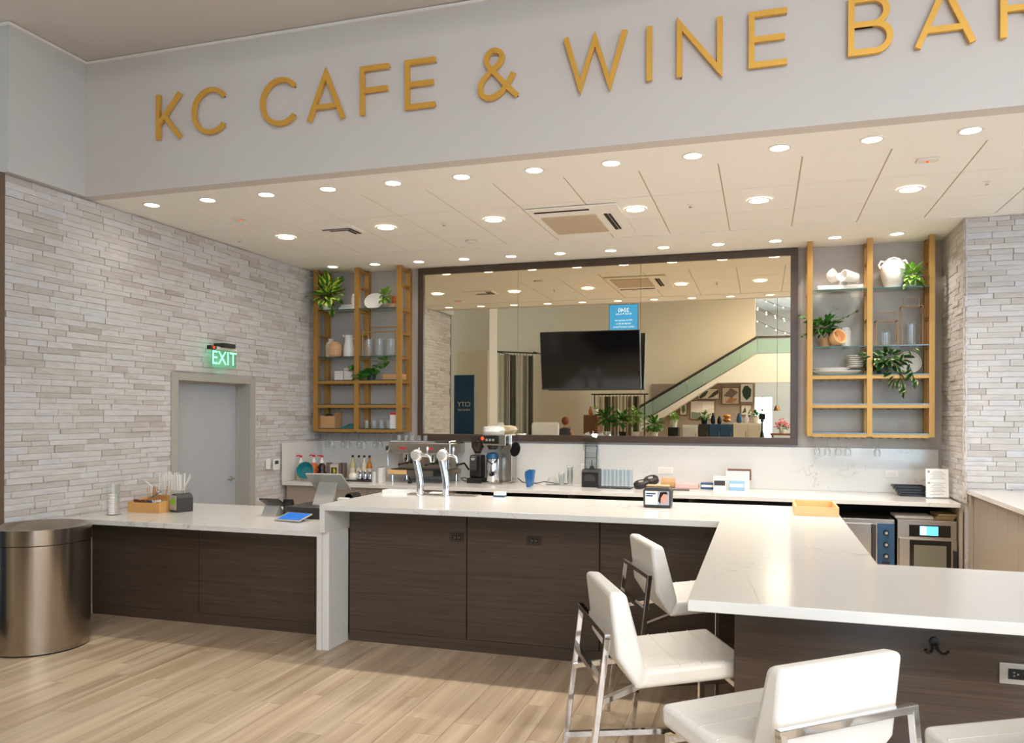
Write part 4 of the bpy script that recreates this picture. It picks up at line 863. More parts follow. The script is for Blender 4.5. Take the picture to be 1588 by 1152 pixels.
# ================================================================== ITEMS ON THE BACK COUNTER
def pump(label, x, y, m, brand=None):
    t = thing('pump_bottle', label, 'bottle', (x,y,ZK))
    MB().lathe([(.05,0),(.056,.01),(.056,.07),(.045,.12),(.050,.16),(.04,.185),(.022,.20),(.022,.215)],(x,y,ZK),24,True).build('body', m, t, smooth=True)
    MB().lathe([(.024,.205),(.026,.225),(.012,.245),(.010,.275)],(x,y,ZK),16,True).build('collar', M['white'], t, smooth=True)
    MB().lathe([(.015,.275),(.020,.285),(.018,.30)],(x,y,ZK),16,True).tube([(x,y,ZK+.295),(x-.045,y-.01,ZK+.30),(x-.055,y-.012,ZK+.285)],[.009,.007,.006],8).build('pump_head', M['red'], t, smooth=True)
    MB().lathe([(.0565,.02),(.0565,.065)],(x,y,ZK),24).build('label_band', brand or M['white'], t, smooth=True); return t
pump('white syrup pump bottle with red pump nearest the stone wall', -5.395, 8.62, M['cream_syrup'], M['pale_syrup'])
pump('orange caramel pump bottle behind the teal bowl', -5.30, 8.76, M['orange'], M['orange'])
pump('dark chocolate pump bottle with red pump beside the teal bowl', -5.165, 8.72, M['cola'], M['darkgrey'])
tilted_pot('bowl', 'teal glazed bowl tipped on edge before the pump bottles', 'bowl', [(.03,0),(.07,.02),(.098,.06),(.104,.10),(.098,.10),(.088,.06),(.06,.03),(.001,.025)], (-5.285,8.585,ZK+.098), Matrix.Rotation(R(70),4,'X') @ Matrix.Rotation(R(12),4,'Y'), M['teal'], 30)
mr_ = thing('packet_rack', 'rack of grey sachets and a yellow print card behind the register', 'rack', (-5.17,9.08,ZK))
for k,(x,w) in enumerate(((-5.285,.026),(-5.257,.02),(-5.10,.03),(-5.05,.03))): MB().box(x-w/2,x+w/2,9.05,9.11,ZK+.0045,ZK+.19).build('sachet_column', mat('sachet_brown',(126,110,98),.5), mr_)
MB().box(-5.243,-5.121,9.05,9.10,ZK+.0045,ZK+.18).build('card_holder', M['acrylic'], mr_); c_=MB().box(-5.238,-5.126,9.044,9.049,ZK+.01,ZK+.17).build('print_card', M['cream_syrup'], mr_); MB().box(-5.222,-5.142,9.0415,9.0435,ZK+.05,ZK+.13).build('printed_photo', M['darkgrey'], c_); MB().prism([(-5.19,ZK+.06),(-5.165,ZK+.055),(-5.155,ZK+.09),(-5.175,ZK+.125),(-5.195,ZK+.11)],9.039,9.041,'y').build('printed_fruit', mat('print_yellow',(220,200,50),.5), c_)
MB().box(-5.30,-5.03,9.04,9.12,ZK-.0,ZK+.004).build('base', M['acrylic'], mr_)
def syrup(label, x, m):
    t = thing('syrup_bottle', label, 'bottle', (x,9.06,ZK), group=None)
    MB().lathe([(.032,0),(.035,.005),(.035,.15),(.028,.19),(.013,.22),(.013,.265)],(x,9.06,ZK),20,True).build('body', m, t, smooth=True)
    MB().lathe([(.015,.262),(.015,.292)],(x,9.06,ZK),14,True).build('cap', M['black'], t, smooth=True)
    MB().lathe([(.0356,.03),(.0356,.13)],(x,9.06,ZK),20).build('label_band', M['cream_syrup'], t, smooth=True)
syrup('pale yellow syrup bottle with black cap, leftmost of four', -4.926, M['pale_syrup'])
syrup('clear pale syrup bottle, second from the left of four', -4.84, M['acrylic'])
syrup('cream syrup bottle, third from the left of four', -4.764, M['cream_syrup'])
syrup('amber syrup bottle, rightmost of the four syrups', -4.692, M['amber'])
tag(MB().box(-4.79,-4.45,8.61,8.76,ZK,ZK+.012).build('bar_mat', M['black'], bevel=.004), 'black rubber mat under the steel pitchers', 'mat')
lathe_thing('sugar_bowl', 'round white sugar bowl on the black mat', 'bowl', [(.04,0),(.055,.02),(.055,.05),(.04,.08),(.012,.09)], (-4.715,8.69,ZK+.013), M['ceramic'])
for k,x in enumerate((-4.625,-4.555,-4.487)):
    t = thing('milk_pitcher', f'small steel milk pitcher on the black mat, {ORD[k]} from the left', 'pitcher', (x,8.69,ZK+.013))
    MB().lathe([(.03,0),(.034,.006),(.034,.05),(.027,.09),(.03,.11),(.028,.11),(.025,.09),(.031,.05),(.001,.006)],(x,8.69,ZK+.013),20).build('body', M['chrome'], t, smooth=True)
    MB().tube([(x+.026,8.67,ZK+.115),(x+.05,8.655,ZK+.10),(x+.05,8.655,ZK+.05),(x+.032,8.67,ZK+.035)],.004,6).build('handle', M['chrome'], t)
for k,(x,y,h) in enumerate(((-4.40,8.63,.14),(-4.33,8.70,.19),(-4.31,8.60,.185))):
    t = thing('cup_stack', f'stack of white paper cups beside the espresso machine, {ORD[k]} from the left', 'cups', (x,y,ZK))
    n_ = int(h/.016)
    for i in range(n_):
        MB().lathe([(.032+.0002*i,0),(.038,.03),(.039,.032),(.039,.034)],(x,y,ZK+i*.016),18,i==n_-1).build('cup', M['white'], t, smooth=True) if i < n_-1 else MB().lathe([(.028,.0),(.039,-.0)],(x,y,ZK+i*.016+.018),18,True).build('cup', M['white'], t, smooth=True)
# espresso machine
em = thing('espresso_machine', 'chrome two group espresso machine with wooden trim on the back worktop', 'coffee machine', (-3.85,8.85,ZK))
MB().box(-4.24,-3.50,8.68,9.16,ZK+.09,ZK+.15).build('base_body', M['steel_h'], em, bevel=.006)
MB().box(-4.20,-3.54,8.86,9.16,ZK+.15,ZK+.34).build('back_body', M['steel_h'], em, bevel=.008)
MB().box(-4.26,-3.46,8.70,9.18,ZK+.34,ZK+.47).build('top_body', M['steel_h'], em, bevel=.012)
MB().box(-4.24,-3.48,8.72,9.16,ZK+.471,ZK+.495).build('cup_rail', M['chrome'], em, bevel=.004)
MB().box(-4.24,-4.0,8.655,8.68,ZK+.10,ZK+.15).build('wood_trim', M['pale_wood'], em); MB().box(-4.0,-3.50,8.66,8.68,ZK+.09,ZK+.15).build('front_plate', M['steel_h'], em)
MB().box(-3.66,-3.56,8.654,8.6595,ZK+.085,ZK+.155).build('gauge_panel', M['black'], em)
for x in (-4.21,-3.55):
    for y in (8.72,9.12): MB().lathe([(.022,0),(.016,.09)],(x,y,ZK),12,True).build('foot', M['chrome'], em, smooth=True)
MB().box(-4.22,-3.52,8.70,8.86,ZK+.151,ZK+.16).build('drip_grate', M['black'], em)
for k,x in enumerate((-4.06,-3.72)):
    gp = MB().lathe([(.036,.24),(.040,.26),(.040,.34)],(x,8.78,ZK),20,True).build('group_head', M['chrome'], em, smooth=True)
    MB().lathe([(.030,.215),(.033,.24)],(x,8.78,ZK),18,True).tube([(x,8.75,ZK+.228),(x-.02,8.62,ZK+.215)],[.010,.014],10).build('portafilter', M['black'], gp, smooth=True)
    for i in range(3): MB().box(x-.045+.03*i,x-.025+.03*i,8.694,8.70,ZK+.39,ZK+.42).build('red_button', M['red'], em)
for x in (-4.235,-3.49): MB().tube([(x,8.68,ZK+.40),(x-.01,8.65,ZK+.36),(x+.005,8.64,ZK+.2)],.006,8).build('steam_wand', M['chrome'], em, smooth=True)
MB().tube([(-4.27,8.74,ZK+.405),(-4.30,8.72,ZK+.405)],.026,14).build('side_knob', M['black'], em)
for k in range(5): tilted_pot('glass_cup', f'small clear cup upside down on the espresso machine, {ORD[k]} from the left', 'cup', [(.022,0),(.026,.06),(.024,.06),(.02,.006),(.001,.004)], (-4.16+.085*k,8.80,ZK+.557), Matrix.Rotation(PI,4,'X'), M['acrylic'], 16)
lathe_thing('tamper', 'black handled tamper standing in front of the espresso machine', 'tamper', [(.026,0),(.026,.02),(.01,.03),(.012,.055),(.019,.07),(.012,.085)], (-3.92,8.58,ZK), M['black'], 18)
# grinder
gr = thing('coffee_grinder', 'black coffee grinder with a clear bean hopper', 'grinder', (-3.22,8.95,ZK))
MB().box(-3.32,-3.13,8.86,9.06,ZK,ZK+.06).build('base', M['black'], gr, bevel=.008); MB().box(-3.30,-3.15,8.90,9.06,ZK+.06,ZK+.33).build('body', M['black'], gr, bevel=.02, seg=3)
MB().prism([(8.86,ZK+.16),(8.90,ZK+.12),(8.90,ZK+.32),(8.87,ZK+.31)],-3.285,-3.2,'x').build('front_block', M['darkgrey'], gr, bevel=.004); MB().lathe([(.025,0),(.025,.004)],(-3.245,8.872,ZK+.29),18,True,Matrix.Rotation(R(80),3,'X')).build('dial', M['silver'], gr)
MB().lathe([(.03,.33),(.04,.35),(.075,.42),(.08,.55),(.078,.55),(.073,.42),(.036,.35)],(-3.225,8.98,ZK),26).build('hopper', M['smoke'], gr, smooth=True)
MB().lathe([(.03,.345),(.070,.42),(.074,.48)],(-3.225,8.98,ZK),24,True).build('beans', M['bean'], gr, smooth=True); MB().lathe([(.081,.55),(.081,.558),(.02,.565)],(-3.225,8.98,ZK),26,True).build('lid', M['smoke'], gr)
# brewer
br = thing('coffee_brewer', 'steel coffee brewer filling an airpot beside the grinder', 'coffee machine', (-2.95,8.95,ZK))
MB().box(-3.10,-2.84,8.78,9.18,ZK,ZK+.02).build('base', M['steel_h'], br, bevel=.003); MB().box(-2.93,-2.80,8.98,9.18,ZK+.02,ZK+.57).build('tower', M['steel_h'], br, bevel=.006); MB().box(-3.10,-2.82,8.80,9.18,ZK+.45,ZK+.575).build('head', M['steel_h'], br, bevel=.006)
MB().box(-3.09,-2.90,8.79,8.80,ZK+.47,ZK+.565).build('control_panel', M['black'], br); MB().ball((-3.10,8.79,ZK+.53),.02,10,6).build('red_switch', M['led_red'], br)
for i in range(3): MB().box(-3.06+.04*i,-3.035+.04*i,8.787,8.7895,ZK+.50,ZK+.525).build('button', M['silver'], br)
MB().lathe([(.045,.40),(.07,.45)],(-3.0,8.87,ZK),20,True).build('filter_cone', M['black'], br, smooth=True)
ap = thing('airpot', 'steel airpot with a blue black collar under the coffee brewer', 'airpot', (-3.0,8.87,ZK+.021))
MB().lathe([(.072,0),(.075,.01),(.075,.26),(.07,.27)],(-3.0,8.87,ZK+.021),28,True).build('body', M['chrome'], ap, smooth=True); MB().lathe([(.074,.271),(.068,.33),(.03,.345)],(-3.0,8.87,ZK+.021),24,True).build('collar', M['blue_dk'], ap, smooth=True)
MB().tube([(-3.07,8.85,ZK+.33),(-3.04,8.80,ZK+.27),(-2.98,8.785,ZK+.235),(-2.93,8.81,ZK+.27),(-2.925,8.86,ZK+.33)],.007,8).build('bail_handle', M['black'], ap, smooth=True)
tilted_pot('brewer_scoop', 'round dark scale dish with pale rim leaning on the brewer', 'dish', [(.001,0),(.07,0),(.085,.012),(.085,.02),(.07,.014),(.001,.012)], (-2.74,8.955,ZK+.40), Matrix.Rotation(R(78),4,'X') @ Matrix.Rotation(R(-30),4,'Y'), M['black'], 30)
pp = MB(); rr2 = random.Random(5)
pp.lathe([(.001,0),(.11,0),(.14,.035),(.12,.075),(.05,.09),(.001,.085)],(-3.02,8.98,ZK+.577),14); pp.v = [(x+rr2.uniform(-.012,.012),y+rr2.uniform(-.012,.012),z+(rr2.uniform(-.01,.012) if z>ZK+.60 else 0)) for x,y,z in pp.v]
tag(pp.build('filter_bag', M['white'], smooth=True), 'crumpled white bag of paper filters on top of the coffee brewer', 'bag')
tag(MB().tube([(-3.38,9.1,ZK+.14),(-3.42,9.05,ZK+.22),(-3.5,8.98,ZK+.2)],.012,8).tube([(-3.33,9.1,ZK+.01),(-3.40,9.0,ZK+.01),(-3.42,8.93,ZK+.05),(-3.36,8.92,ZK+.06),(-3.34,9.0,ZK+.012)],.005,6).build('power_cord', M['black'], smooth=True), 'black cords looping between espresso machine and grinder', 'cord')
tag(MB().tube([(-2.78,9.15,ZK+.05),(-2.70,9.1,ZK+.008),(-2.5,9.0,ZK+.008),(-2.42,9.04,ZK+.03),(-2.3,9.08,ZK+.008),(-2.15,9.06,ZK+.008)],.006,6).build('power_cord', M['black'], smooth=True), 'black cord lying along the worktop behind the blue cups', 'cord')
# blue cups, clear cups
for k in range(6):
    tilted_pot('blue_cup', 'translucent blue plastic cup nested in the leaning blue stack', 'cup', [(.028,0),(.04,.15),(.038,.15),(.026,.004),(.001,.003)], (-2.49+.012*(k%3),8.62+.004*k,ZK+.001+.008*k), Matrix.Rotation(R(3*(k%3)-3),4,'Y'), M['blue_cup'], 18); bpy.data.objects[-1] if False else None
for o in bpy.data.objects:
    if o.name.startswith('blue_cup'): o['group'] = 'nested blue cups'
for k in range(9):
    tag(MB().lathe([(.026,0),(.036,.10),(.037,.102),(.035,.1),(.025,.004)],(-2.09,8.94,ZK+.016*k),18).build('clear_cup', M['acrylic'], smooth=True), 'clear plastic cup nested in the tall clear stack', 'cup', 'nested clear cups')
for k in range(4):
    tag(MB().lathe([(.026,0),(.036,.10),(.037,.102),(.035,.1),(.025,.004)],(-2.18,8.90,ZK+.016*k),18).build('clear_cup', M['acrylic'], smooth=True), 'clear plastic cup nested in the shorter clear stack', 'cup', 'nested clear cups, short stack')
tag(MB().lathe([(.08,0),(.082,.01),(.05,.07),(.03,.09),(.001,.09)],(-2.31,8.99,ZK),24,True).build('lid_dome', M['acrylic'], smooth=True), 'low clear dome lid beside the clear cups', 'lid')
# blender
bl = thing('blender', 'black based blender under a clear sound enclosure', 'blender', (-1.83,8.88,ZK))
MB().prism([(8.79,ZK),(8.98,ZK),(8.98,ZK+.20),(8.82,ZK+.20),(8.79,ZK+.17)],-1.925,-1.735,'x').build('base', M['black'], bl, bevel=.008)
MB().prism([(-1.895,ZK+.07),(-1.77,ZK+.07),(-1.77,ZK+.12),(-1.8,ZK+.145),(-1.865,ZK+.145),(-1.895,ZK+.12)],8.784,8.7895,'y').build('control_panel', M['darkgrey'], bl)
MB().box(-1.90,-1.895,8.83,8.97,ZK+.201,ZK+.5).box(-1.765,-1.76,8.83,8.97,ZK+.201,ZK+.5).box(-1.895,-1.765,8.965,8.97,ZK+.201,ZK+.5).box(-1.895,-1.765,8.83,8.834,ZK+.201,ZK+.40).build('enclosure', M['smoke'], bl)
MB().prism([(8.80,ZK+.45),(8.83,ZK+.40),(8.97,ZK+.52),(8.96,ZK+.57),(8.84,ZK+.60),(8.79,ZK+.55)],-1.915,-1.745,'x').build('lifted_hood', M['smoke'], bl, bevel=.01)
fr_ = MB()
for x in (-1.895,-1.765): fr_.bar((x,8.826,ZK+.2),(x+.01,8.826,ZK+.46),.008)
fr_.bar((-1.895,8.826,ZK+.46),(-1.755,8.826,ZK+.46),.008).bar((-1.895,8.826,ZK+.33),(-1.76,8.826,ZK+.33),.004); fr_.build('frame', M['black'], bl)
MB().lathe([(.03,.201),(.02,.23),(.005,.235),(.004,.3)],(-1.83,8.9,ZK),14,True).build('blade_post', M['darkgrey'], bl)
# tumblers on tray
tag(MB().box(-1.73,-1.36,8.70,8.93,ZK,ZK+.01).build('glass_mat', M['black'], bevel=.003), 'black mat under the tall tumblers next to the blender', 'mat')
k = 0
for j_ in range(2):
    for i in range(4):
        lathe_thing('tumbler', f'tall pale blue tumbler beside the blender, {ORD[i]} across in row {("one","two","three")[j_]} from the front', 'glass', [(.001,.002),(.026,.002),(.030,.006),(.034,.19)], (-1.675+.087*i+.02*j_,8.76+.1*j_,ZK+.011), M['glass_blue'], 16, 'tall tumblers on the black mat')
# lids, paper, boxes
for k,(x,y,a) in enumerate(((-1.25,8.74,12),(-1.17,8.92,20))):
    t = thing('lid_dispenser', ('round black lid dispenser in front, beside the tumblers','round black lid dispenser leaning behind the front one')[k], 'dispenser', (x,y,ZK))
    TT = Matrix.Translation((x,y,ZK+.056+.03*k)) @ Matrix.Rotation(R(a),4,'X') @ Matrix.Rotation(R(-10),4,'Y')
    mb = MB(); mb.lathe([(.08,-.03),(.085,-.02),(.085,.02),(.07,.035),(.045,.03),(.035,.02)],(0,0,0),28,True); mb.v=[tuple(TT @ Vector(p)) for p in mb.v]; mb.build('body', M['black'], t, smooth=True)
    mb = MB(); mb.lathe([(.03,.026),(.03,.034),(.012,.038)],(0,0,0),18,True); mb.v=[tuple(TT @ Vector(p)) for p in mb.v]; mb.build('hub', M['silver'], t, smooth=True)
tag(MB().tube([(-1.07,9.02,ZK+.055),(-.92,9.03,ZK+.055)],.055,20).build('paper_roll', M['kraft'], smooth=True), 'roll of brown kraft paper lying on the back worktop', 'roll')
tag(MB().box(-.91,-.66,8.96,9.08,ZK,ZK+.06).build('pink_pack', mat('pink_pack',(226,178,172),.6), bevel=.015, seg=3), 'soft pink packet lying beside the kraft roll', 'packet')
def carton(label,x0,x1,y0,y1,h,m,m2):
    t = thing('carton', label, 'box', ((x0+x1)/2,(y0+y1)/2,ZK)); MB().box(x0,x1,y0,y1,ZK,ZK+h).build('box', m, t, bevel=.002); MB().box(x0+.008,x1-.008,y0-.0025,y0-.0005,ZK+h*.35,ZK+h*.7).build('printed_band', m2, t)
carton('small blue and white carton on the back worktop', -.64,-.50,8.98,9.08,.07, M['blue'], M['white'])
carton('upright white and black carton between the blue cartons', -.50,-.37,8.90,8.98,.15, M['white'], M['darkgrey'])
carton('pale blue wave printed carton beside the picture frame', -.34,-.18,8.95,9.02,.10, M['glass_blue'] if False else mat('pale_blue_box',(150,190,220),.5), M['white'])
pf_ = thing('picture_stand', 'small wooden corner frame with a white sheet leaning on the backsplash', 'frame', (-.24,9.14,ZK))
MB().box(-.38,-.13,9.12,9.135,ZK,ZK+.20).build('sheet', M['white'], pf_); MB().box(-.36,-.115,9.118,9.137,ZK+.20,ZK+.22).build('top_rail', M['brown_wood'], pf_); MB().box(-.129,-.112,9.118,9.137,ZK+.1,ZK+.20).build('side_rail', M['brown_wood'], pf_)
tag(MB().bar((-1.02,8.72,ZK+.006),(-.74,8.76,ZK+.006),.012).build('black_pen', M['black']), 'thin black stick lying near the front edge of the back worktop', 'pen')
for k in range(4):
    mb = MB(); z = ZK+.001+.027*k; x0,x1,y0,y1 = 1.33-.02*k,1.56,8.86,9.08
    mb.prism([(x0,y0),(x1,y0),(x1,y1),(x0,y1)],z,z+.004)
    for a,b,c_,d in ((x0,x1,y0,y0+.006),(x0,x1,y1-.006,y1),(x0,x0+.006,y0,y1),(x1-.006,x1,y0,y1)): mb.box(a,b,c_,d,z+.004,z+.022)
    tag(mb.build('black_basket', M['black']), f'shallow black food basket behind the menu sign, {ORD[k]} from the bottom', 'basket', 'stacked black baskets')
ms = thing('menu_sign', 'white printed menu in a clear upright stand at the end of the back worktop', 'menu', (1.645,8.74,ZK))
mb = MB(); TT = Matrix.Translation((1.64,8.74,ZK)) @ Matrix.Rotation(R(-6),4,'X'); mb.M = TT; mb.box(-.105,.105,-.003,.003,0,.295); mb.build('acrylic_stand', M['acrylic'], ms)
mb = MB(); mb.M = TT; mb.box(-.1,.1,-.0055,-.0035,.012,.288); sh_ = mb.build('sheet', M['white'], ms)
mb = MB(); mb.M = TT
for k in range(17):
    z = .26-.014*k
    if k in (6,7): continue
    w_ = .05+.03*((k*7) % 3)/2; mb.box(-w_*.9+.01,w_*.9,-.0066,-.0058,z,z+.0035)
mb.box(-.085,-.065,-.0066,-.0058,.25,.27).box(-.085,-.065,-.0066,-.0058,.14,.16); mb.build('printed_lines', M['grey'], sh_)
MB().box(1.535,1.745,8.72,8.79,ZK,ZK+.004).build('foot', M['acrylic'], ms)
def wplate(label,x0,x1,z0,z1):
    t = thing('outlet', label, 'outlet', ((x0+x1)/2,9.22,z0)); MB().box(x0,x1,9.219,9.2248,z0,z1).build('plate', M['white'], t, bevel=.002); MB().box(x0+.02,x1-.02,9.2165,9.219,z0+.015,z1-.015).build('receptacle', M['matte_white'], t)
wplate('white wall outlet on the backsplash behind the black baskets',1.24,1.36,1.075,1.145); wplate('white wall outlet on the backsplash under the television',-1.13,-.96,1.055,1.13); wplate('white wall outlet on the backsplash beside the clear cups',-2.03,-1.94,1.07,1.15)
th = thing('thermostat', 'white thermostat with a dark display on the stone wall right of the door', 'thermostat', (-5.47,8.18,1.08)); MB().box(-5.474,-5.455,8.14,8.26,1.06,1.19).build('housing', M['white'], th, bevel=.003); MB().box(-5.455,-5.453,8.16,8.23,1.13,1.17).build('display', M['darkgrey'], th)
tag(MB().box(-5.474,-5.462,8.0,8.08,1.08,1.20).build('switch_plate', M['white'], bevel=.002), 'blank white switch plate beside the thermostat', 'switch plate')
tag(MB().lathe([(.035,-.1),(.045,-.08),(.048,.08),(.043,.1),(.035,.08),(.032,-.05)],(-3.97,7.32,.878),24,True,Matrix.Rotation(R(90),3,'X')).build('round_canister', M['black'], smooth=True), 'round black mouthed canister lying behind the register', 'canister')
bb = tag(MB().box(-4.3,-3.55,7.2,7.44,0,.828).build('work_trolley', M['steel_h'], bevel=.01), 'low steel trolley behind the register', 'trolley')
# ================================================================== OVENS
o1 = thing('convection_oven', 'steel convection oven with a blue knob panel under the worktop', 'oven', (.97,8.75,0))
MB().box(.74,1.205,8.36,9.1,.1,.735).build('body', M['steel_h'], o1, bevel=.006); MB().box(.76,1.03,8.335,8.36,.14,.69).build('door', M['steel_h'], o1, bevel=.004); MB().box(1.0,1.035,8.30,8.335,.2,.69).build('door_handle', M['darkgrey'], o1, bevel=.008)
kp = MB().box(1.055,1.20,8.345,8.3595,.12,.695).build('knob_panel', M['blue'], o1)
for z in (.609,.498,.388):
    MB().lathe([(.038,0),(.038,.002)],(1.128,8.345,z),20,True,Matrix.Rotation(R(90),3,'X')).build('dial_ring', M['blue_dk'], kp); kb = MB().lathe([(.027,.002),(.025,.025)],(1.128,8.345,z),18,True,Matrix.Rotation(R(90),3,'X')).build('knob', M['black'], kp, smooth=True)
    MB().lathe([(.014,.025),(.013,.03)],(1.128,8.345,z),14,True,Matrix.Rotation(R(90),3,'X')).build('knob_cap', M['silver'], kp, smooth=True)
MB().box(1.09,1.16,8.342,8.345,.31,.335).build('rocker_switch', M['black'], kp)
for x in (.78,1.17):
    for y in (8.42,9.0): MB().cyl((x,y,0),.02,0,.1,10).build('foot', M['black'], o1)
o2 = thing('combi_oven', 'steel combi oven with a lit blue touch screen beside the stone pier', 'oven', (1.5,8.75,0))
MB().box(1.225,1.735,8.36,9.1,.1,.74).build('body', M['steel_h'], o2, bevel=.006); MB().box(1.33,1.68,8.353,8.359,.585,.695).build('control_panel', M['black_gloss'], o2); MB().box(1.42,1.575,8.350,8.3525,.60,.685).build('touch_screen', M['oven_screen'], o2); MB().box(1.42,1.475,8.3485,8.3498,.602,.683).build('screen_tile', M['oven_screen2'], o2)
dr2 = MB().box(1.24,1.73,8.335,8.359,.14,.568).build('door', M['steel_h'], o2, bevel=.004); MB().box(1.33,1.68,8.331,8.335,.16,.555).build('door_glass', M['black_gloss'], dr2); MB().box(1.365,1.64,8.328,8.3308,.18,.51).build('window', mat('oven_window',(120,116,100),.15), dr2); MB().bar((1.71,8.31,.2),(1.71,8.31,.47),.022).bar((1.71,8.31,.21),(1.71,8.335,.21),.015).bar((1.71,8.31,.46),(1.71,8.335,.46),.015).build('door_handle', M['black'], dr2, bevel=.004)
for x in (1.26,1.70):
    for y in (8.42,9.0): MB().cyl((x,y,0),.02,0,.1,10).build('foot', M['black'], o2)
tag(MB().box(1.22,1.55,8.44,8.75,.741,.765).build('cutting_board', M['matte_white'], bevel=.003), 'thick white cutting board on top of the combi oven', 'cutting board')
fo = thing('folder_stack', 'yellowed paper folders on the combi oven beside the white board', 'folders', (1.65,8.55,.741))
for k in range(4): MB().obox((1.645+.006*k,8.57,.747+.014*k),(.17,.28,.009),Matrix.Rotation(R(3*k-4),3,'Z')).build('folder', M['pale_syrup'] if k % 2 else M['kraft'], fo)
# ================================================================== CEILING AND WALL FITTINGS
ac = thing('air_conditioner', 'square ceiling air conditioner cassette with a beige grille', 'air conditioner', (-1.63,7.37,3.53))
MB().box(-2.02,-1.20,6.83,7.92,3.528,3.5395).build('panel', M['ceil'], ac, bevel=.003); MB().box(-1.95,-1.44,7.12,7.80,3.520,3.5275).build('grille', mat('ac_grille',(202,182,158),.7,var=.1,scale=(200,200,200)), ac)
MB().box(-1.96,-1.46,6.92,6.945,3.521,3.5275).build('air_slot', M['dark'], ac); MB().box(-1.365,-1.335,7.12,7.74,3.521,3.5275).build('air_slot', M['dark'], ac); MB().box(-1.325,-1.305,7.13,7.73,3.521,3.5275).build('air_slot', M['dark'], ac)
av = thing('air_vent', 'square ceiling air vent with dark chevron slots', 'vent', (-4.0,7.1,3.535)); MB().box(-4.24,-3.80,6.95,7.28,3.534,3.5445).build('plate', M['ceil'], av)
for k in range(2): MB().box(-4.15+.05*k,-3.86-.02*k,6.99+.06*k,7.02+.06*k,3.531,3.5335).build('slot', M['dark'], av); MB().box(-3.87-.045*k,-3.84-.045*k,7.0+.06*k,7.24,3.531,3.5335).build('slot', M['dark'], av)
sd = thing('smoke_detector', 'round smoke detector in the ceiling above the left shelf unit', 'detector', (-2.92,7.9,3.52)); MB().lathe([(.06,.022),(.06,.01),(.045,0)],(-2.92,7.9,3.523),20,True).build('housing', M['white'], sd, smooth=True); MB().lathe([(.061,.016),(.061,.012)],(-2.92,7.9,3.523),20).build('sensor_gap', M['black'], sd)
for k,(x,y,l) in enumerate(((1.66,7.05,'near the right stone wall'),(-.60,7.09,'between two larger downlights above the peninsula'),(-2.90,7.1,'above the television'),(-5.23,7.17,'nearest the stone wall with the door'))):
    t = thing('sprinkler_head', f'small sprinkler head in the ceiling {l}', 'sprinkler', (x,y,3.51)); MB().lathe([(.03,.034),(.03,.03),(.008,.028),(.006,.01)],(x,y,3.511),14,True).build('escutcheon', M['white'], t); MB().lathe([(.014,.01),(.014,.007)],(x,y,3.511),12,True).build('deflector', M['steel_h'], t)
for k,(x,y,l) in enumerate(((1.114,6.32,'above the peninsula'),(-4.656,6.39,'near the stone wall with the door'))):
    t = thing('alarm_strobe', f'white ceiling alarm plate with a red light {l}', 'alarm', (x,y,3.525)); MB().box(x-.07,x+.07,y-.045,y+.045,3.529,3.5445).build('plate', M['matte_white'], t, bevel=.003); MB().ball((x,y,3.527),.01,8,6).build('red_lens', M['led_red'], t)
ex = thing('exit_sign', 'green lit EXIT sign hung on the stone wall above the door', 'sign', (-5.38,7.16,2.21))
MB().box(-5.46,-5.34,7.06,7.26,2.41,2.455).build('wall_canopy', M['black'], ex); MB().bar((-5.4,6.97,2.40),(-5.4,7.34,2.40),.035,.03).build('light_bar', M['matte_white'], ex)
MB().box(-5.404,-5.398,6.95,7.35,2.205,2.385).build('panel', M['exit_glow'], ex)
text('letters', 'EXIT', .20, (-5.3965,7.15,2.295), (R(90),0,R(90)), M['exit_green'], ex)
MB().prism([(6.90,2.38),(6.97,2.38),(7.0,2.40),(6.97,2.42),(6.90,2.42)],-5.42,-5.37,'x').build('lamp_head', M['black'], ex); MB().ball((-5.365,6.94,2.40),.012,8,6).build('red_indicator', M['led_red'], ex)
gl = bpy.data.lights.new('exit_led','AREA'); gl.shape='RECTANGLE'; gl.size=.36; gl.size_y=.012; gl.energy=.35; gl.color=(.25,1,.6); go=bpy.data.objects.new('edge_light',gl); COL.objects.link(go); go.parent=ex; go.location=Vector((-5.415,7.15,2.383))-Vector(ex.location); go.rotation_euler=(0,R(35),R(90))
# ================================================================== THE SHOP FLOOR BEHIND THE CAMERA (seen in the mirror)
M['shop_wall'] = mat('shop_wall_paint', (222,206,182), .7, var=.03, scale=(1.5,1.5,1.5))
M['shop_white'] = mat('shop_white_paint', (226,218,206), .6)
M['art_wall'] = mat('art_wall_paint', (150,134,120), .7)
M['far_wall'] = mat('far_wall_paint', (196,200,204), .6)
struct(MB().box(-12,-.2,-6.2,-6.0,0,5.6).build('wall_shop', M['shop_wall']))
struct(MB().box(-12.2,-12,-13,9.4,0,5.6).build('wall_shop_left', M['shop_wall']))
struct(MB().box(-3.2,-.2,-6.0,-5.95,0,2.66).build('wall_art', M['art_wall']))
struct(MB().box(-7.6,-5.30,2.5,3.0,0,4.67).build('wall_pier', M['shop_white'])); struct(MB().box(-5.98,-5.31,3.0,3.06,0,3.02).build('trim_6', M['shop_wall']))
struct(MB().box(-12,-.35,-13.2,-13,0,5.6).box(.35,1.5,-13.2,-13,0,5.6).box(-.35,.35,-13.2,-13,2.4,5.6).build('wall_shop_far', M['far_wall']))
struct(MB().box(-12.2,10.2,-13.2,3.95,5.6,5.8).build('ceiling_shop', M['far_wall']))
struct(MB().box(-12.2,10.2,3.9,3.95,4.8,5.6).build('wall_bulkhead', M['shop_wall']))
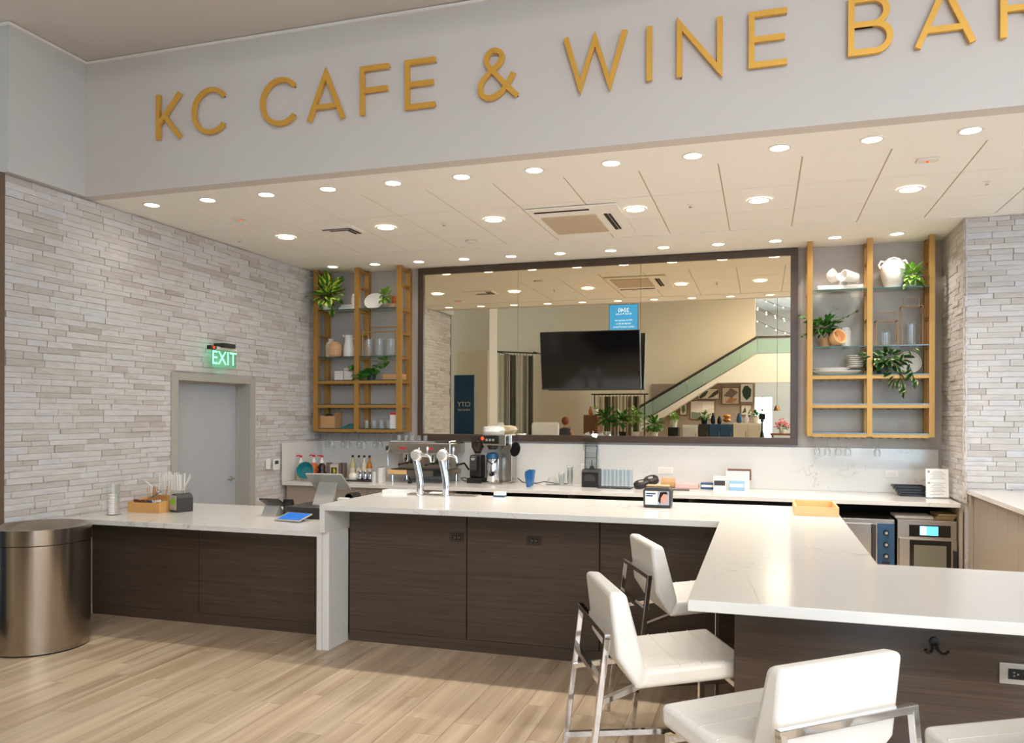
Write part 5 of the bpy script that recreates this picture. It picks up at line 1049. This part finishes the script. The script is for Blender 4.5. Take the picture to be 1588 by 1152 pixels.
# storefront: glazed right side and far right corner
def storefront(n, horizontal, c, a0, a1, step):
    t = struct(MB().box(c-.06,c+.06,a0,a1,0,.12).build(f'window_{n}', M['darkgrey'])) if not horizontal else struct(MB().box(a0,a1,c-.06,c+.06,0,.12).build(f'window_{n}', M['darkgrey']))
    a = a0; k = 0
    while a <= a1+.01:
        (MB().box(c-.05,c+.05,a-.04,a+.04,.12,5.58) if not horizontal else MB().box(a-.04,a+.04,c-.05,c+.05,.12,5.58)).build('mullion', M['darkgrey'], t)
        if a+step <= a1+.01:
            for z0,z1 in ((.14,3.0),(3.08,5.5)): (MB().box(c-.006,c+.006,a+.04,a+step-.04,z0,z1) if not horizontal else MB().box(a+.04,a+step-.04,c-.006,c+.006,z0,z1)).build('pane', M['glass'], t)
        a += step
    (MB().box(c-.05,c+.05,a0,a1,3.0,3.08) if not horizontal else MB().box(a0,a1,c-.05,c+.05,3.0,3.08)).build('transom', M['darkgrey'], t)
struct(MB().box(9.95,10.15,-13,9.4,0,5.6).build('wall_shop_right', M['far_wall'])); storefront(1, True, -13.1, 1.5, 10, 1.7)
w3 = struct(MB().box(-.35,.35,-13.14,-13.06,0,.1).build('window_2', M['white']))
MB().box(-.02,.02,-13.13,-13.07,.1,2.4).build('mullion', M['white'], w3); MB().box(-.35,.35,-13.13,-13.07,1.9,1.95).build('transom', M['white'], w3); MB().box(-.35,-.02,-13.105,-13.1,.1,1.9).build('pane', M['glass'], w3); MB().box(.02,.35,-13.105,-13.1,.1,1.9).build('pane', M['glass'], w3)
# ceiling panels added out of view to light the fascia and shop
for i in range(3):
    for j_ in range(2):
        x = 1.0+3.2*i; y = -7.0+4.2*j_
        t = thing('fill_panel_light', f'large white fill light panel added out of view over the shop, {ORD[i]} across in the {("far","near")[j_]} row', 'light', (x,y,5.54), group='added fill panels over the shop')
        MB().box(x-.9,x+.9,y-.45,y+.45,5.55,5.6).build('housing', M['white'], t); MB().box(x-.86,x+.86,y-.41,y+.41,5.545,5.55).build('diffuser', M['fill_panel'], t)
        la = bpy.data.lights.new('panel','AREA'); la.shape='RECTANGLE'; la.size=1.7; la.size_y=.8; la.energy=PANEL_W; la.color=(1,.97,.94); lo=bpy.data.objects.new('lamp',la); COL.objects.link(lo); lo.parent=t; lo.location=(0,0,0)
# stair with glass balustrade
sr = thing('staircase', 'pale staircase with glass balustrade rising along the shop wall', 'staircase', (-1,-5.5,0))
MB().prism([(-4.6,.9),(-3.4,1.5),(-.15,3.46),(3.4,3.5),(3.4,2.66),(-1.25,2.66),(-4.4,.6)],-5.9,-5.35,'y').build('stringer', M['shop_white'], sr)
for k in range(7):
    a = -3.55+.487*k; z = 1.45+.293*k*1.0
    MB().prism([(a,z),(a+.475,z+.286),(a+.475,z+.286+.40),(a,z+.40)],-5.37,-5.36,'y').build('glass_panel', M['balustrade'], sr)
for k in range(4): MB().box(-.13+.86*k,.72+.86*k,-5.37,-5.36,3.5,3.88).build('glass_panel', M['balustrade'], sr)
MB().tube([(-3.6,-5.365,1.90),(-.15,-5.365,3.96),(3.4,-5.365,3.97)],.022,8).build('handrail', M['darkgrey'], sr); MB().tube([(-3.6,-5.75,1.90),(-.15,-5.75,3.96),(3.4,-5.75,3.97)],.022,8).build('handrail', M['darkgrey'], sr)
# string lights over the upper level
for s_ in range(4):
    t = thing('string_lights', f'festoon of small warm bulbs over the upper level, strand {("one","two","three","four")[s_]} from the front', 'lights', (1,-7-s_,4.6))
    pts = [(-.15+3.2*k/12,-7-s_*.9,4.1+.32*s_+.5*((k/6-1)**2)+(.15 if s_ % 2 else 0)) for k in range(13)]
    MB().tube(pts,.008,5).build('wire', M['black'], t)
    for p in pts: MB().ball((p[0],p[1],p[2]-.03),.018,8,6).build('bulb', M['bulb'], t)
struct(MB().box(-.2,5,-9.6,-6.2,3.3,3.5).build('floor_upper', M['shop_white']))
# framed prints on the art wall
def art(label,x0,x1,z0,z1,bgc,shapes,fm='brown_wood'):
    t = thing('framed_print', label, 'picture', ((x0+x1)/2,-5.93,z0)); w=.02
    for a,b,c_,d in ((x0,x1,z1-w,z1),(x0,x1,z0,z0+w),(x0,x0+w,z0+w,z1-w),(x1-w,x1,z0+w,z1-w)): MB().box(a,b,-5.948,-5.915,c_,d).build('frame_rail', M[fm], t)
    p = MB().box(x0+w,x1-w,-5.947,-5.93,z0+w,z1-w).build('print', mat('print_'+label[:6],bgc,.6), t)
    for col,poly in shapes: MB().prism([(x0+(x1-x0)*u,z0+(z1-z0)*v) for u,v in poly],-5.929,-5.926,'y').build('printed_shape', mat('print_shape',col,.6), p)
art('wide abstract print with dark green swooping bands',-1.83,-1.20,2.19,2.52,(224,212,190),[((70,74,58),[(.05,.2),(.3,.75),(.5,.75),(.35,.3),(.15,.08)]),((70,74,58),[(.45,.1),(.7,.6),(.95,.9),(.95,.55),(.7,.2)])])
art('square abstract print of grey and ochre patches',-1.14,-.63,2.04,2.55,(206,186,170),[((120,104,96),[(.1,.5),(.5,.95),(.9,.7),(.6,.4)]),((186,128,84),[(.2,.1),(.5,.45),(.85,.3),(.6,.08)])],'bronze')
art('print of one big dark green split leaf',-.6,-.27,2.12,2.63,(226,222,212),[((38,66,52),[(.5,.08),(.85,.3),(.9,.7),(.6,.92),(.3,.9),(.1,.6),(.2,.3)])],'white')
art('small botanical print of a fern frond',-2.36,-2.13,1.72,2.10,(216,206,186),[((86,118,78),[(.5,.1),(.75,.4),(.6,.9),(.35,.8),(.25,.4)])])
art('small botanical print of a dark palm leaf',-2.68,-2.43,1.66,2.02,(216,206,186),[((60,96,66),[(.5,.1),(.8,.5),(.55,.9),(.3,.85),(.2,.45)])])
art('pale abstract print with a green block behind the display cabinets',-2.05,-1.32,1.6,2.16,(222,212,200),[((120,130,110),[(.05,.05),(.5,.05),(.4,.35),(.05,.4)]),((236,228,214),[(.5,.5),(.95,.6),(.9,.95),(.5,.9)])])
art('print of dark rounded forms beside the window bay',-.6,-.28,1.72,2.04,(206,200,186),[((58,66,58),[(.1,.2),(.4,.8),(.5,.3)]),((58,66,58),[(.6,.15),(.9,.7),(.8,.2)])])
# display cabinets
def dcab(label,x0,x1,y0,h,m,n=1):
    t = thing('display_cabinet', label, 'cabinet', ((x0+x1)/2,y0-.2,0)); MB().box(x0,x1,y0-.45,y0,0,h).build('body', M[m], t, bevel=.004)
    w=(x1-x0)/n
    for k in range(n):
        d=MB().box(x0+k*w+.01,x0+(k+1)*w-.01,y0,y0+.018,.1,h-.03).build('door', M[m], t, bevel=.003); MB().box(x0+(k+.85)*w,x0+(k+.88)*w,y0+.018,y0+.035,h-.4,h-.2).build('handle', M['brass'], d)
dcab('tall dark display cabinet beside the blue one',-1.52,-1.28,-2.2,1.5,'darkgrey'); dcab('tall blue two door display cabinet',-1.27,-.70,-2.2,1.5,'blue',2); dcab('tall cream two door display cabinet by the window bay',-.69,.02,-2.2,1.53,'cream_syrup',2); dcab('white display cabinet left of the dark one',-1.92,-1.54,-2.2,1.47,'white'); dcab('narrow black plinth among the shop plants',-2.22,-1.97,-1.6,1.42,'black'); dcab('brown wooden cabinet beside the hanging rugs',-4.45,-4.08,-2.1,1.72,'brown_wood'); dcab('long dark plinth under the shop plants',-3.9,-2.28,-1.0,1.15,'darkgrey',3)
def vase2(label,x,y,z,h,rad,m): lathe_thing('vase',label,'vase',[(rad*.6,0),(rad,.2*h),(rad*.9,.6*h),(rad*.45,.85*h),(rad*.5,h),(rad*.4,h)],(x,y,z),M[m],18)
vase2('tall black vase on the blue cabinet',-1.18,-2.4,1.501,.28,.06,'black'); vase2('shorter black vase on the blue cabinet',-1.03,-2.42,1.501,.2,.055,'black'); vase2('blue bottle vase on the cream cabinet',-.55,-2.4,1.531,.24,.07,'blue_dk'); vase2('white bottle vase on the cream cabinet',-.38,-2.42,1.531,.22,.06,'ceramic'); vase2('yellow vase on the brown wooden cabinet',-4.3,-2.3,1.721,.22,.06,'amber')
tag(MB().ball((-.85,-2.5,1.60),.1,16,8,(1,1,.5)).ball((-.85,-2.5,1.70),.095,16,8,(1,1,.5)).build('woven_basket', M['amber'], smooth=True), 'ochre woven double basket between the cabinet vases', 'basket')
def shop_plant(label,x,y,z,h,rad,n,lm,m,size,pm='ceramic'):
    t = thing('potted_plant', label, 'plant', (x,y,z)); MB().lathe([(.07,0),(.1,.16),(.09,.16),(.07,.14)],(x,y,z),18,True).build('pot', M[pm], t, smooth=True)
    MB().tube([(x,y,z+.12),(x+.01,y,z+h*.5),(x,y+.01,z+h*.8)],.012,6).build('stem', M['stem'], t)
    leaves_joined('foliage', t, LM[lm], bush_spots((x,y,z+h*.62),n,rad,size,r,-.5,1.3,(1,1,h*.45/rad)), M[m])
shop_plant('tall glossy leaf plant at the left of the shop plinth',-3.68,-1.2,1.151,.75,.24,90,'leaf','leaf',.15); shop_plant('bushy dark plant second along the shop plinth',-3.28,-1.25,1.151,.62,.22,90,'leaf','leaf',.14,'black'); shop_plant('light green plant third along the shop plinth',-2.95,-1.2,1.151,.8,.2,80,'leaf2','leaf2',.12); shop_plant('spreading green plant at the right end of the shop plinth',-2.5,-1.2,1.151,.5,.25,90,'leaf','leaf',.14); shop_plant('low leafy plant on the narrow black plinth',-2.1,-1.8,1.421,.35,.14,60,'leaf2','leaf2',.1); shop_plant('trailing leafy plant on the cream cabinet',-.15,-2.4,1.531,.28,.14,70,'leaf','leaf',.08); shop_plant('leafy plant on the dark cabinet beside the vases',-1.4,-2.45,1.501,.3,.16,70,'leaf','leaf',.09,'black'); shop_plant('green succulent on the brown wooden cabinet',-4.18,-2.3,1.721,.2,.08,40,'leaf2','leaf2',.06)
ft = thing('flower_pot', 'pot of pink flowers on a wooden table near the window bay', 'flowers', (.5,-3.5,1.26)); MB().lathe([(.07,0),(.09,.12),(.08,.12)],(.5,-3.5,1.26),16,True).build('pot', M['ceramic'], ft, smooth=True)
mb = MB()
for k in range(60): d=ldir(r.uniform(0,6.28),r.uniform(-.2,1.4)); mb.ball(tuple(Vector((.5,-3.5,1.44))+d*r.uniform(.08,.2)),.022,6,4)
mb.build('blossoms', mat('pink_blossom',(224,120,140),.6), ft); leaves_joined('foliage', ft, LM['leaf'], bush_spots((.5,-3.5,1.40),50,.14,.09,r), M['leaf'])
ta = thing('wooden_table', 'tall brown wooden table under the pink flowers', 'table', (.6,-3.6,0)); MB().box(.2,1.2,-4.0,-3.3,1.21,1.258).build('table_top', M['brown_wood'], ta)
for x in (.23,1.13):
    for y in (-3.97,-3.37): MB().box(x,x+.05,y,y+.05,0,1.21).build('leg', M['brown_wood'], ta)
# hanging rugs
rod = thing('rug_rod', 'dark rod carrying the hanging rugs', 'rod', (-6.9,-3.5,3.5)); MB().tube([(-7.7,-3.5,3.56),(-6.1,-3.5,3.46)],.02,8).build('rod', M['black'], rod); MB().bar((-7.6,-3.5,3.6),(-7.6,-5.99,3.6),.03).bar((-6.2,-3.5,3.5),(-6.2,-5.99,3.5),.03).build('bracket', M['black'], rod)
M['rug1']=mat('rug_taupe',(142,124,104),.9,var=.3,scale=(30,30,4)); M['rug2']=mat('rug_dark',(84,74,62),.9,var=.4,scale=(60,60,8)); M['rug3']=mat('rug_cream',(188,172,146),.9,var=.2,scale=(20,20,20))
def rug(label,x,y,w,z0,z1,m):
    n=12; vs=[]
    for q in range(2):
        for i in range(n+1):
            u=i/n; yy=y+.03*math.sin(u*9+x*7)+.012*q
            for z in (z0,z1): vs.append((x+w*u,yy,z))
    N=2*(n+1); fs=[(2*i,2*i+2,2*i+3,2*i+1) for i in range(n)]+[(N+2*i,N+2*i+1,N+2*i+3,N+2*i+2) for i in range(n)]
    t=thing('hanging_rug',label,'rug',(x+w/2,y,z0),group='rugs hung on rods'); MB().add(vs,fs).build('panel',M[m],t,smooth=True)
    for k in (.2,.8): MB().tube([(x+w*k,y,z1-.02),(x+w*k,y-.0,z1+.045)],.008,6).build('clip',M['black'],t)
for k in range(8): rug(f'woven rug hanging on the left rod, {ORD[k]} from the pier',-7.62+.18*k,-3.5+.03*(k%2),.16,.35,3.50-.011*k*1.0-.03,('rug2','rug1','rug3','rug1','rug2','rug3','rug1','rug2')[k])
rod2 = thing('rug_rod', 'second dark rod with rugs behind the television reflection', 'rod', (-3.9,-3.5,2.2)); MB().tube([(-4.6,-3.8,2.3),(-3.0,-3.8,2.3)],.018,8).build('rod', M['black'], rod2); MB().bar((-4.5,-3.8,0),(-4.5,-3.8,2.3),.03).bar((-3.1,-3.8,0),(-3.1,-3.8,2.3),.03).build('post', M['black'], rod2)
for k in range(6): rug(f'woven rug hanging on the low rod, {ORD[k]} from the left',-4.42+.2*k,-3.8,.17,.2,2.24,('rug3','rug2','rug1','rug3','rug1','rug2')[k])
# armchairs on display
def armchair(label,x,y,rz):
    t = thing('armchair', label, 'armchair', (x,y,.45),rz)
    MB().box(-.35,.35,-.3,.3,.15,.45).build('seat', M['leather'], t, local=True, bevel=.05, seg=3); MB().box(-.36,.36,-.38,-.24,.3,1.08).build('backrest', M['leather'], t, local=True, bevel=.06, seg=3)
    for s in (-1,1): MB().box(s*.36-.07,s*.36+.07,-.3,.3,.15,.66).build('armrest', M['leather'], t, local=True, bevel=.05, seg=3)
    for s in (-1,1):
        for q in (-1,1): MB().box(s*.28-.02,s*.28+.02,q*.22-.02,q*.22+.02,0,.15).build('leg', M['brown_wood'], t, local=True)
tag(MB().box(-7.2,-5.0,-2.2,-.9,0,.449).build('display_platform', M['shop_white']), 'low white platform under the two armchairs', 'platform')
armchair('white high backed armchair on the platform, nearer the pier',-6.55,-1.5,R(200)); armchair('white high backed armchair on the platform, nearer the brown cabinet',-5.45,-1.7,R(150))
# signs of the shop
bs = thing('hanging_display', 'bright blue hanging display with white lettering, seen in the mirror', 'sign', (-2.81,1.5,3.51)); MB().box(-3.12,-2.50,1.46,1.50,3.51,4.07).build('housing', M['black'], bs); MB().box(-3.11,-2.51,1.5,1.504,3.52,4.06).build('screen', M['sign_blue'], bs)
for x in (-3.0,-2.6): MB().tube([(x,1.48,4.07),(x,1.48,5.6)],.006,6).build('cable', M['black'], bs)
for b_,s_,z in (('2040',.12,3.94),('Green Promise',.055,3.865),("We're setting our",.052,3.73),('standards for a',.052,3.66),('carbon neutral future.',.052,3.59)): text('lettering', b_, s_, (-2.81,1.5045,z), FACE_BAR, M['sign_white'], bs)
bn2 = thing('banner', 'dark blue standing banner lettered CITY FURNITURE beside the pier', 'sign', (-5.62,3.6,0)); MB().box(-5.83,-5.41,3.57,3.60,.05,2.5).build('panel', M['blue'], bn2); MB().box(-5.9,-5.35,3.45,3.72,0,.05).build('foot', M['black'], bn2)
text('lettering','CITY',.13,(-5.62,3.6015,1.92),FACE_BAR,M['white'],bn2); text('lettering','FURNITURE',.05,(-5.62,3.6015,1.81),FACE_BAR,M['white'],bn2)
pn = thing('pendant_lamp', 'small copper pendant lamp near the window bay', 'lamp', (.38,-4.3,1.85)); MB().lathe([(.09,0),(.06,.1),(.02,.15)],(.38,-4.3,1.85),18).build('shade', M['bronze'], pn, smooth=True); MB().tube([(.38,-4.3,2.0),(.38,-4.3,5.6)],.005,5).build('cord', M['black'], pn)
# tripod that carries the photographer's camera
tp = thing('tripod', 'black camera tripod reflected in the lower right of the mirror', 'tripod', (0,-.16,0))
for k in range(3): a=R(90+120*k); MB().tube([(0,-.16,1.40),(.35*math.cos(a),-.16+.35*math.sin(a)-.05,0)],[.016,.012],8).build('leg', M['black'], tp)
MB().cyl((0,-.16,0),.018,1.1,1.60,12).build('centre_column', M['black'], tp); MB().box(-.04,.04,-.2,-.12,1.58,1.63).build('head', M['black'], tp, bevel=.005)
cb = thing('photo_camera', 'dark camera body on the tripod', 'camera', (0,-.16,1.631)); MB().box(-.065,.065,-.21,-.10,1.631,1.76).build('body', M['black'], cb, bevel=.01); MB().lathe([(.04,0),(.04,.05),(.03,.052)],(0,-.10,1.70),18,True,Matrix.Rotation(R(-90),3,'X')).build('lens_barrel', M['black'], cb, smooth=True)
# ================================================================== THE SHOPPER seen from behind in the mirror
def skin_body(name, verts, edges, m, parent):
    me = bpy.data.meshes.new(name); me.from_pydata([v[:3] for v in verts], edges, []); o = bpy.data.objects.new(name, me); COL.objects.link(o); o.parent = parent
    o.modifiers.new('skin','SKIN'); me.skin_vertices.new() if not me.skin_vertices else None
    for i, v in enumerate(verts): me.skin_vertices[0].data[i].radius = (v[3], v[4] if len(v) > 4 else v[3]); 
    me.skin_vertices[0].data[0].use_root = True
    s = o.modifiers.new('sub','SUBSURF'); s.levels = 2; s.render_levels = 2; me.materials.append(m)
    return o
pe = thing('person', 'shopper in a dark patterned sleeveless top, seen from behind in the mirror', 'person', (-5.15,-3.0,0))
skin = mat('skin',(206,150,120),.5)
V=[(0,0,.80,.13,.10),(0,0,.95,.125,.09),(0,0,1.08,.135,.095),(0,0,1.20,.13,.085),(0,0,1.27,.055,.055),(0,.01,1.33,.05,.05),(0,.015,1.40,.075,.085),(0,.015,1.47,.07,.08)]
Ed=[(i,i+1) for i in range(7)]
for s in (-1,1):
    b=len(V); V+=[(s*.15,0,1.20,.05),(s*.20,.0,1.02,.04),(s*.21,.05,.82,.032),(s*.21,.07,.75,.034,.02)]; Ed+=[(3,b),(b,b+1),(b+1,b+2),(b+2,b+3)]
    for q,(dx,L_) in enumerate(((-.022,.07),(-.007,.08),(.008,.075),(.02,.06))): c=len(V); V+=[(s*.21+dx,.085,.75-L_*.5,.009),(s*.21+dx,.08,.75-L_,.008)]; Ed+=[(b+3,c),(c,c+1)]
    c=len(V); V+=[(s*.18,.1,.735,.010),(s*.175,.11,.70,.009)]; Ed+=[(b+3,c),(c,c+1)]
    b=len(V); V+=[(s*.08,0,.70,.085),(s*.085,.01,.40,.06),(s*.085,-.01,.08,.04),(s*.09,.1,.035,.035)]; Ed+=[(0,b),(b,b+1),(b+1,b+2),(b+2,b+3)]
body = skin_body('body', V, Ed, skin, pe); pe.rotation_euler=(0,0,R(180)); pe.scale=(1.07,1.07,1.07)
MB().lathe([(.16,.84),(.155,.95),(.16,1.08),(.165,1.18),(.15,1.25),(.07,1.285)],(0,0,0),20,False,Matrix.Diagonal((1,.74,1))).build('sleeveless_top', mat('patterned_top',(70,66,70),.8,var=.9,scale=(40,40,40)), pe, local=True, smooth=True)
MB().lathe([(.17,.45),(.165,.7),(.155,.85)],(0,0,0),20,False,Matrix.Diagonal((1,.78,1))).build('skirt', M['darkgrey'], pe, local=True, smooth=True)
MB().ball((0,-.015,1.455),.105,16,10,(.95,1.0,1.0)).build('hair', mat('auburn_hair',(140,74,40),.6,var=.3,scale=(60,60,10)), pe, local=True, smooth=True)
fa = MB(); fa.ball((0,.105,1.42),.013,8,6); fa.build('nose', skin, pe, local=True); 
for s in (-1,1): MB().ball((s*.032,.088,1.445),.010,8,6).build('eye', M['white'], pe, local=True); MB().ball((s*.092,.01,1.43),.02,8,6,(.4,1,1.4)).build('ear', skin, pe, local=True)
MB().ball((0,.088,1.375),.018,8,6,(1.4,.6,.4)).build('mouth', M['red'], pe, local=True)
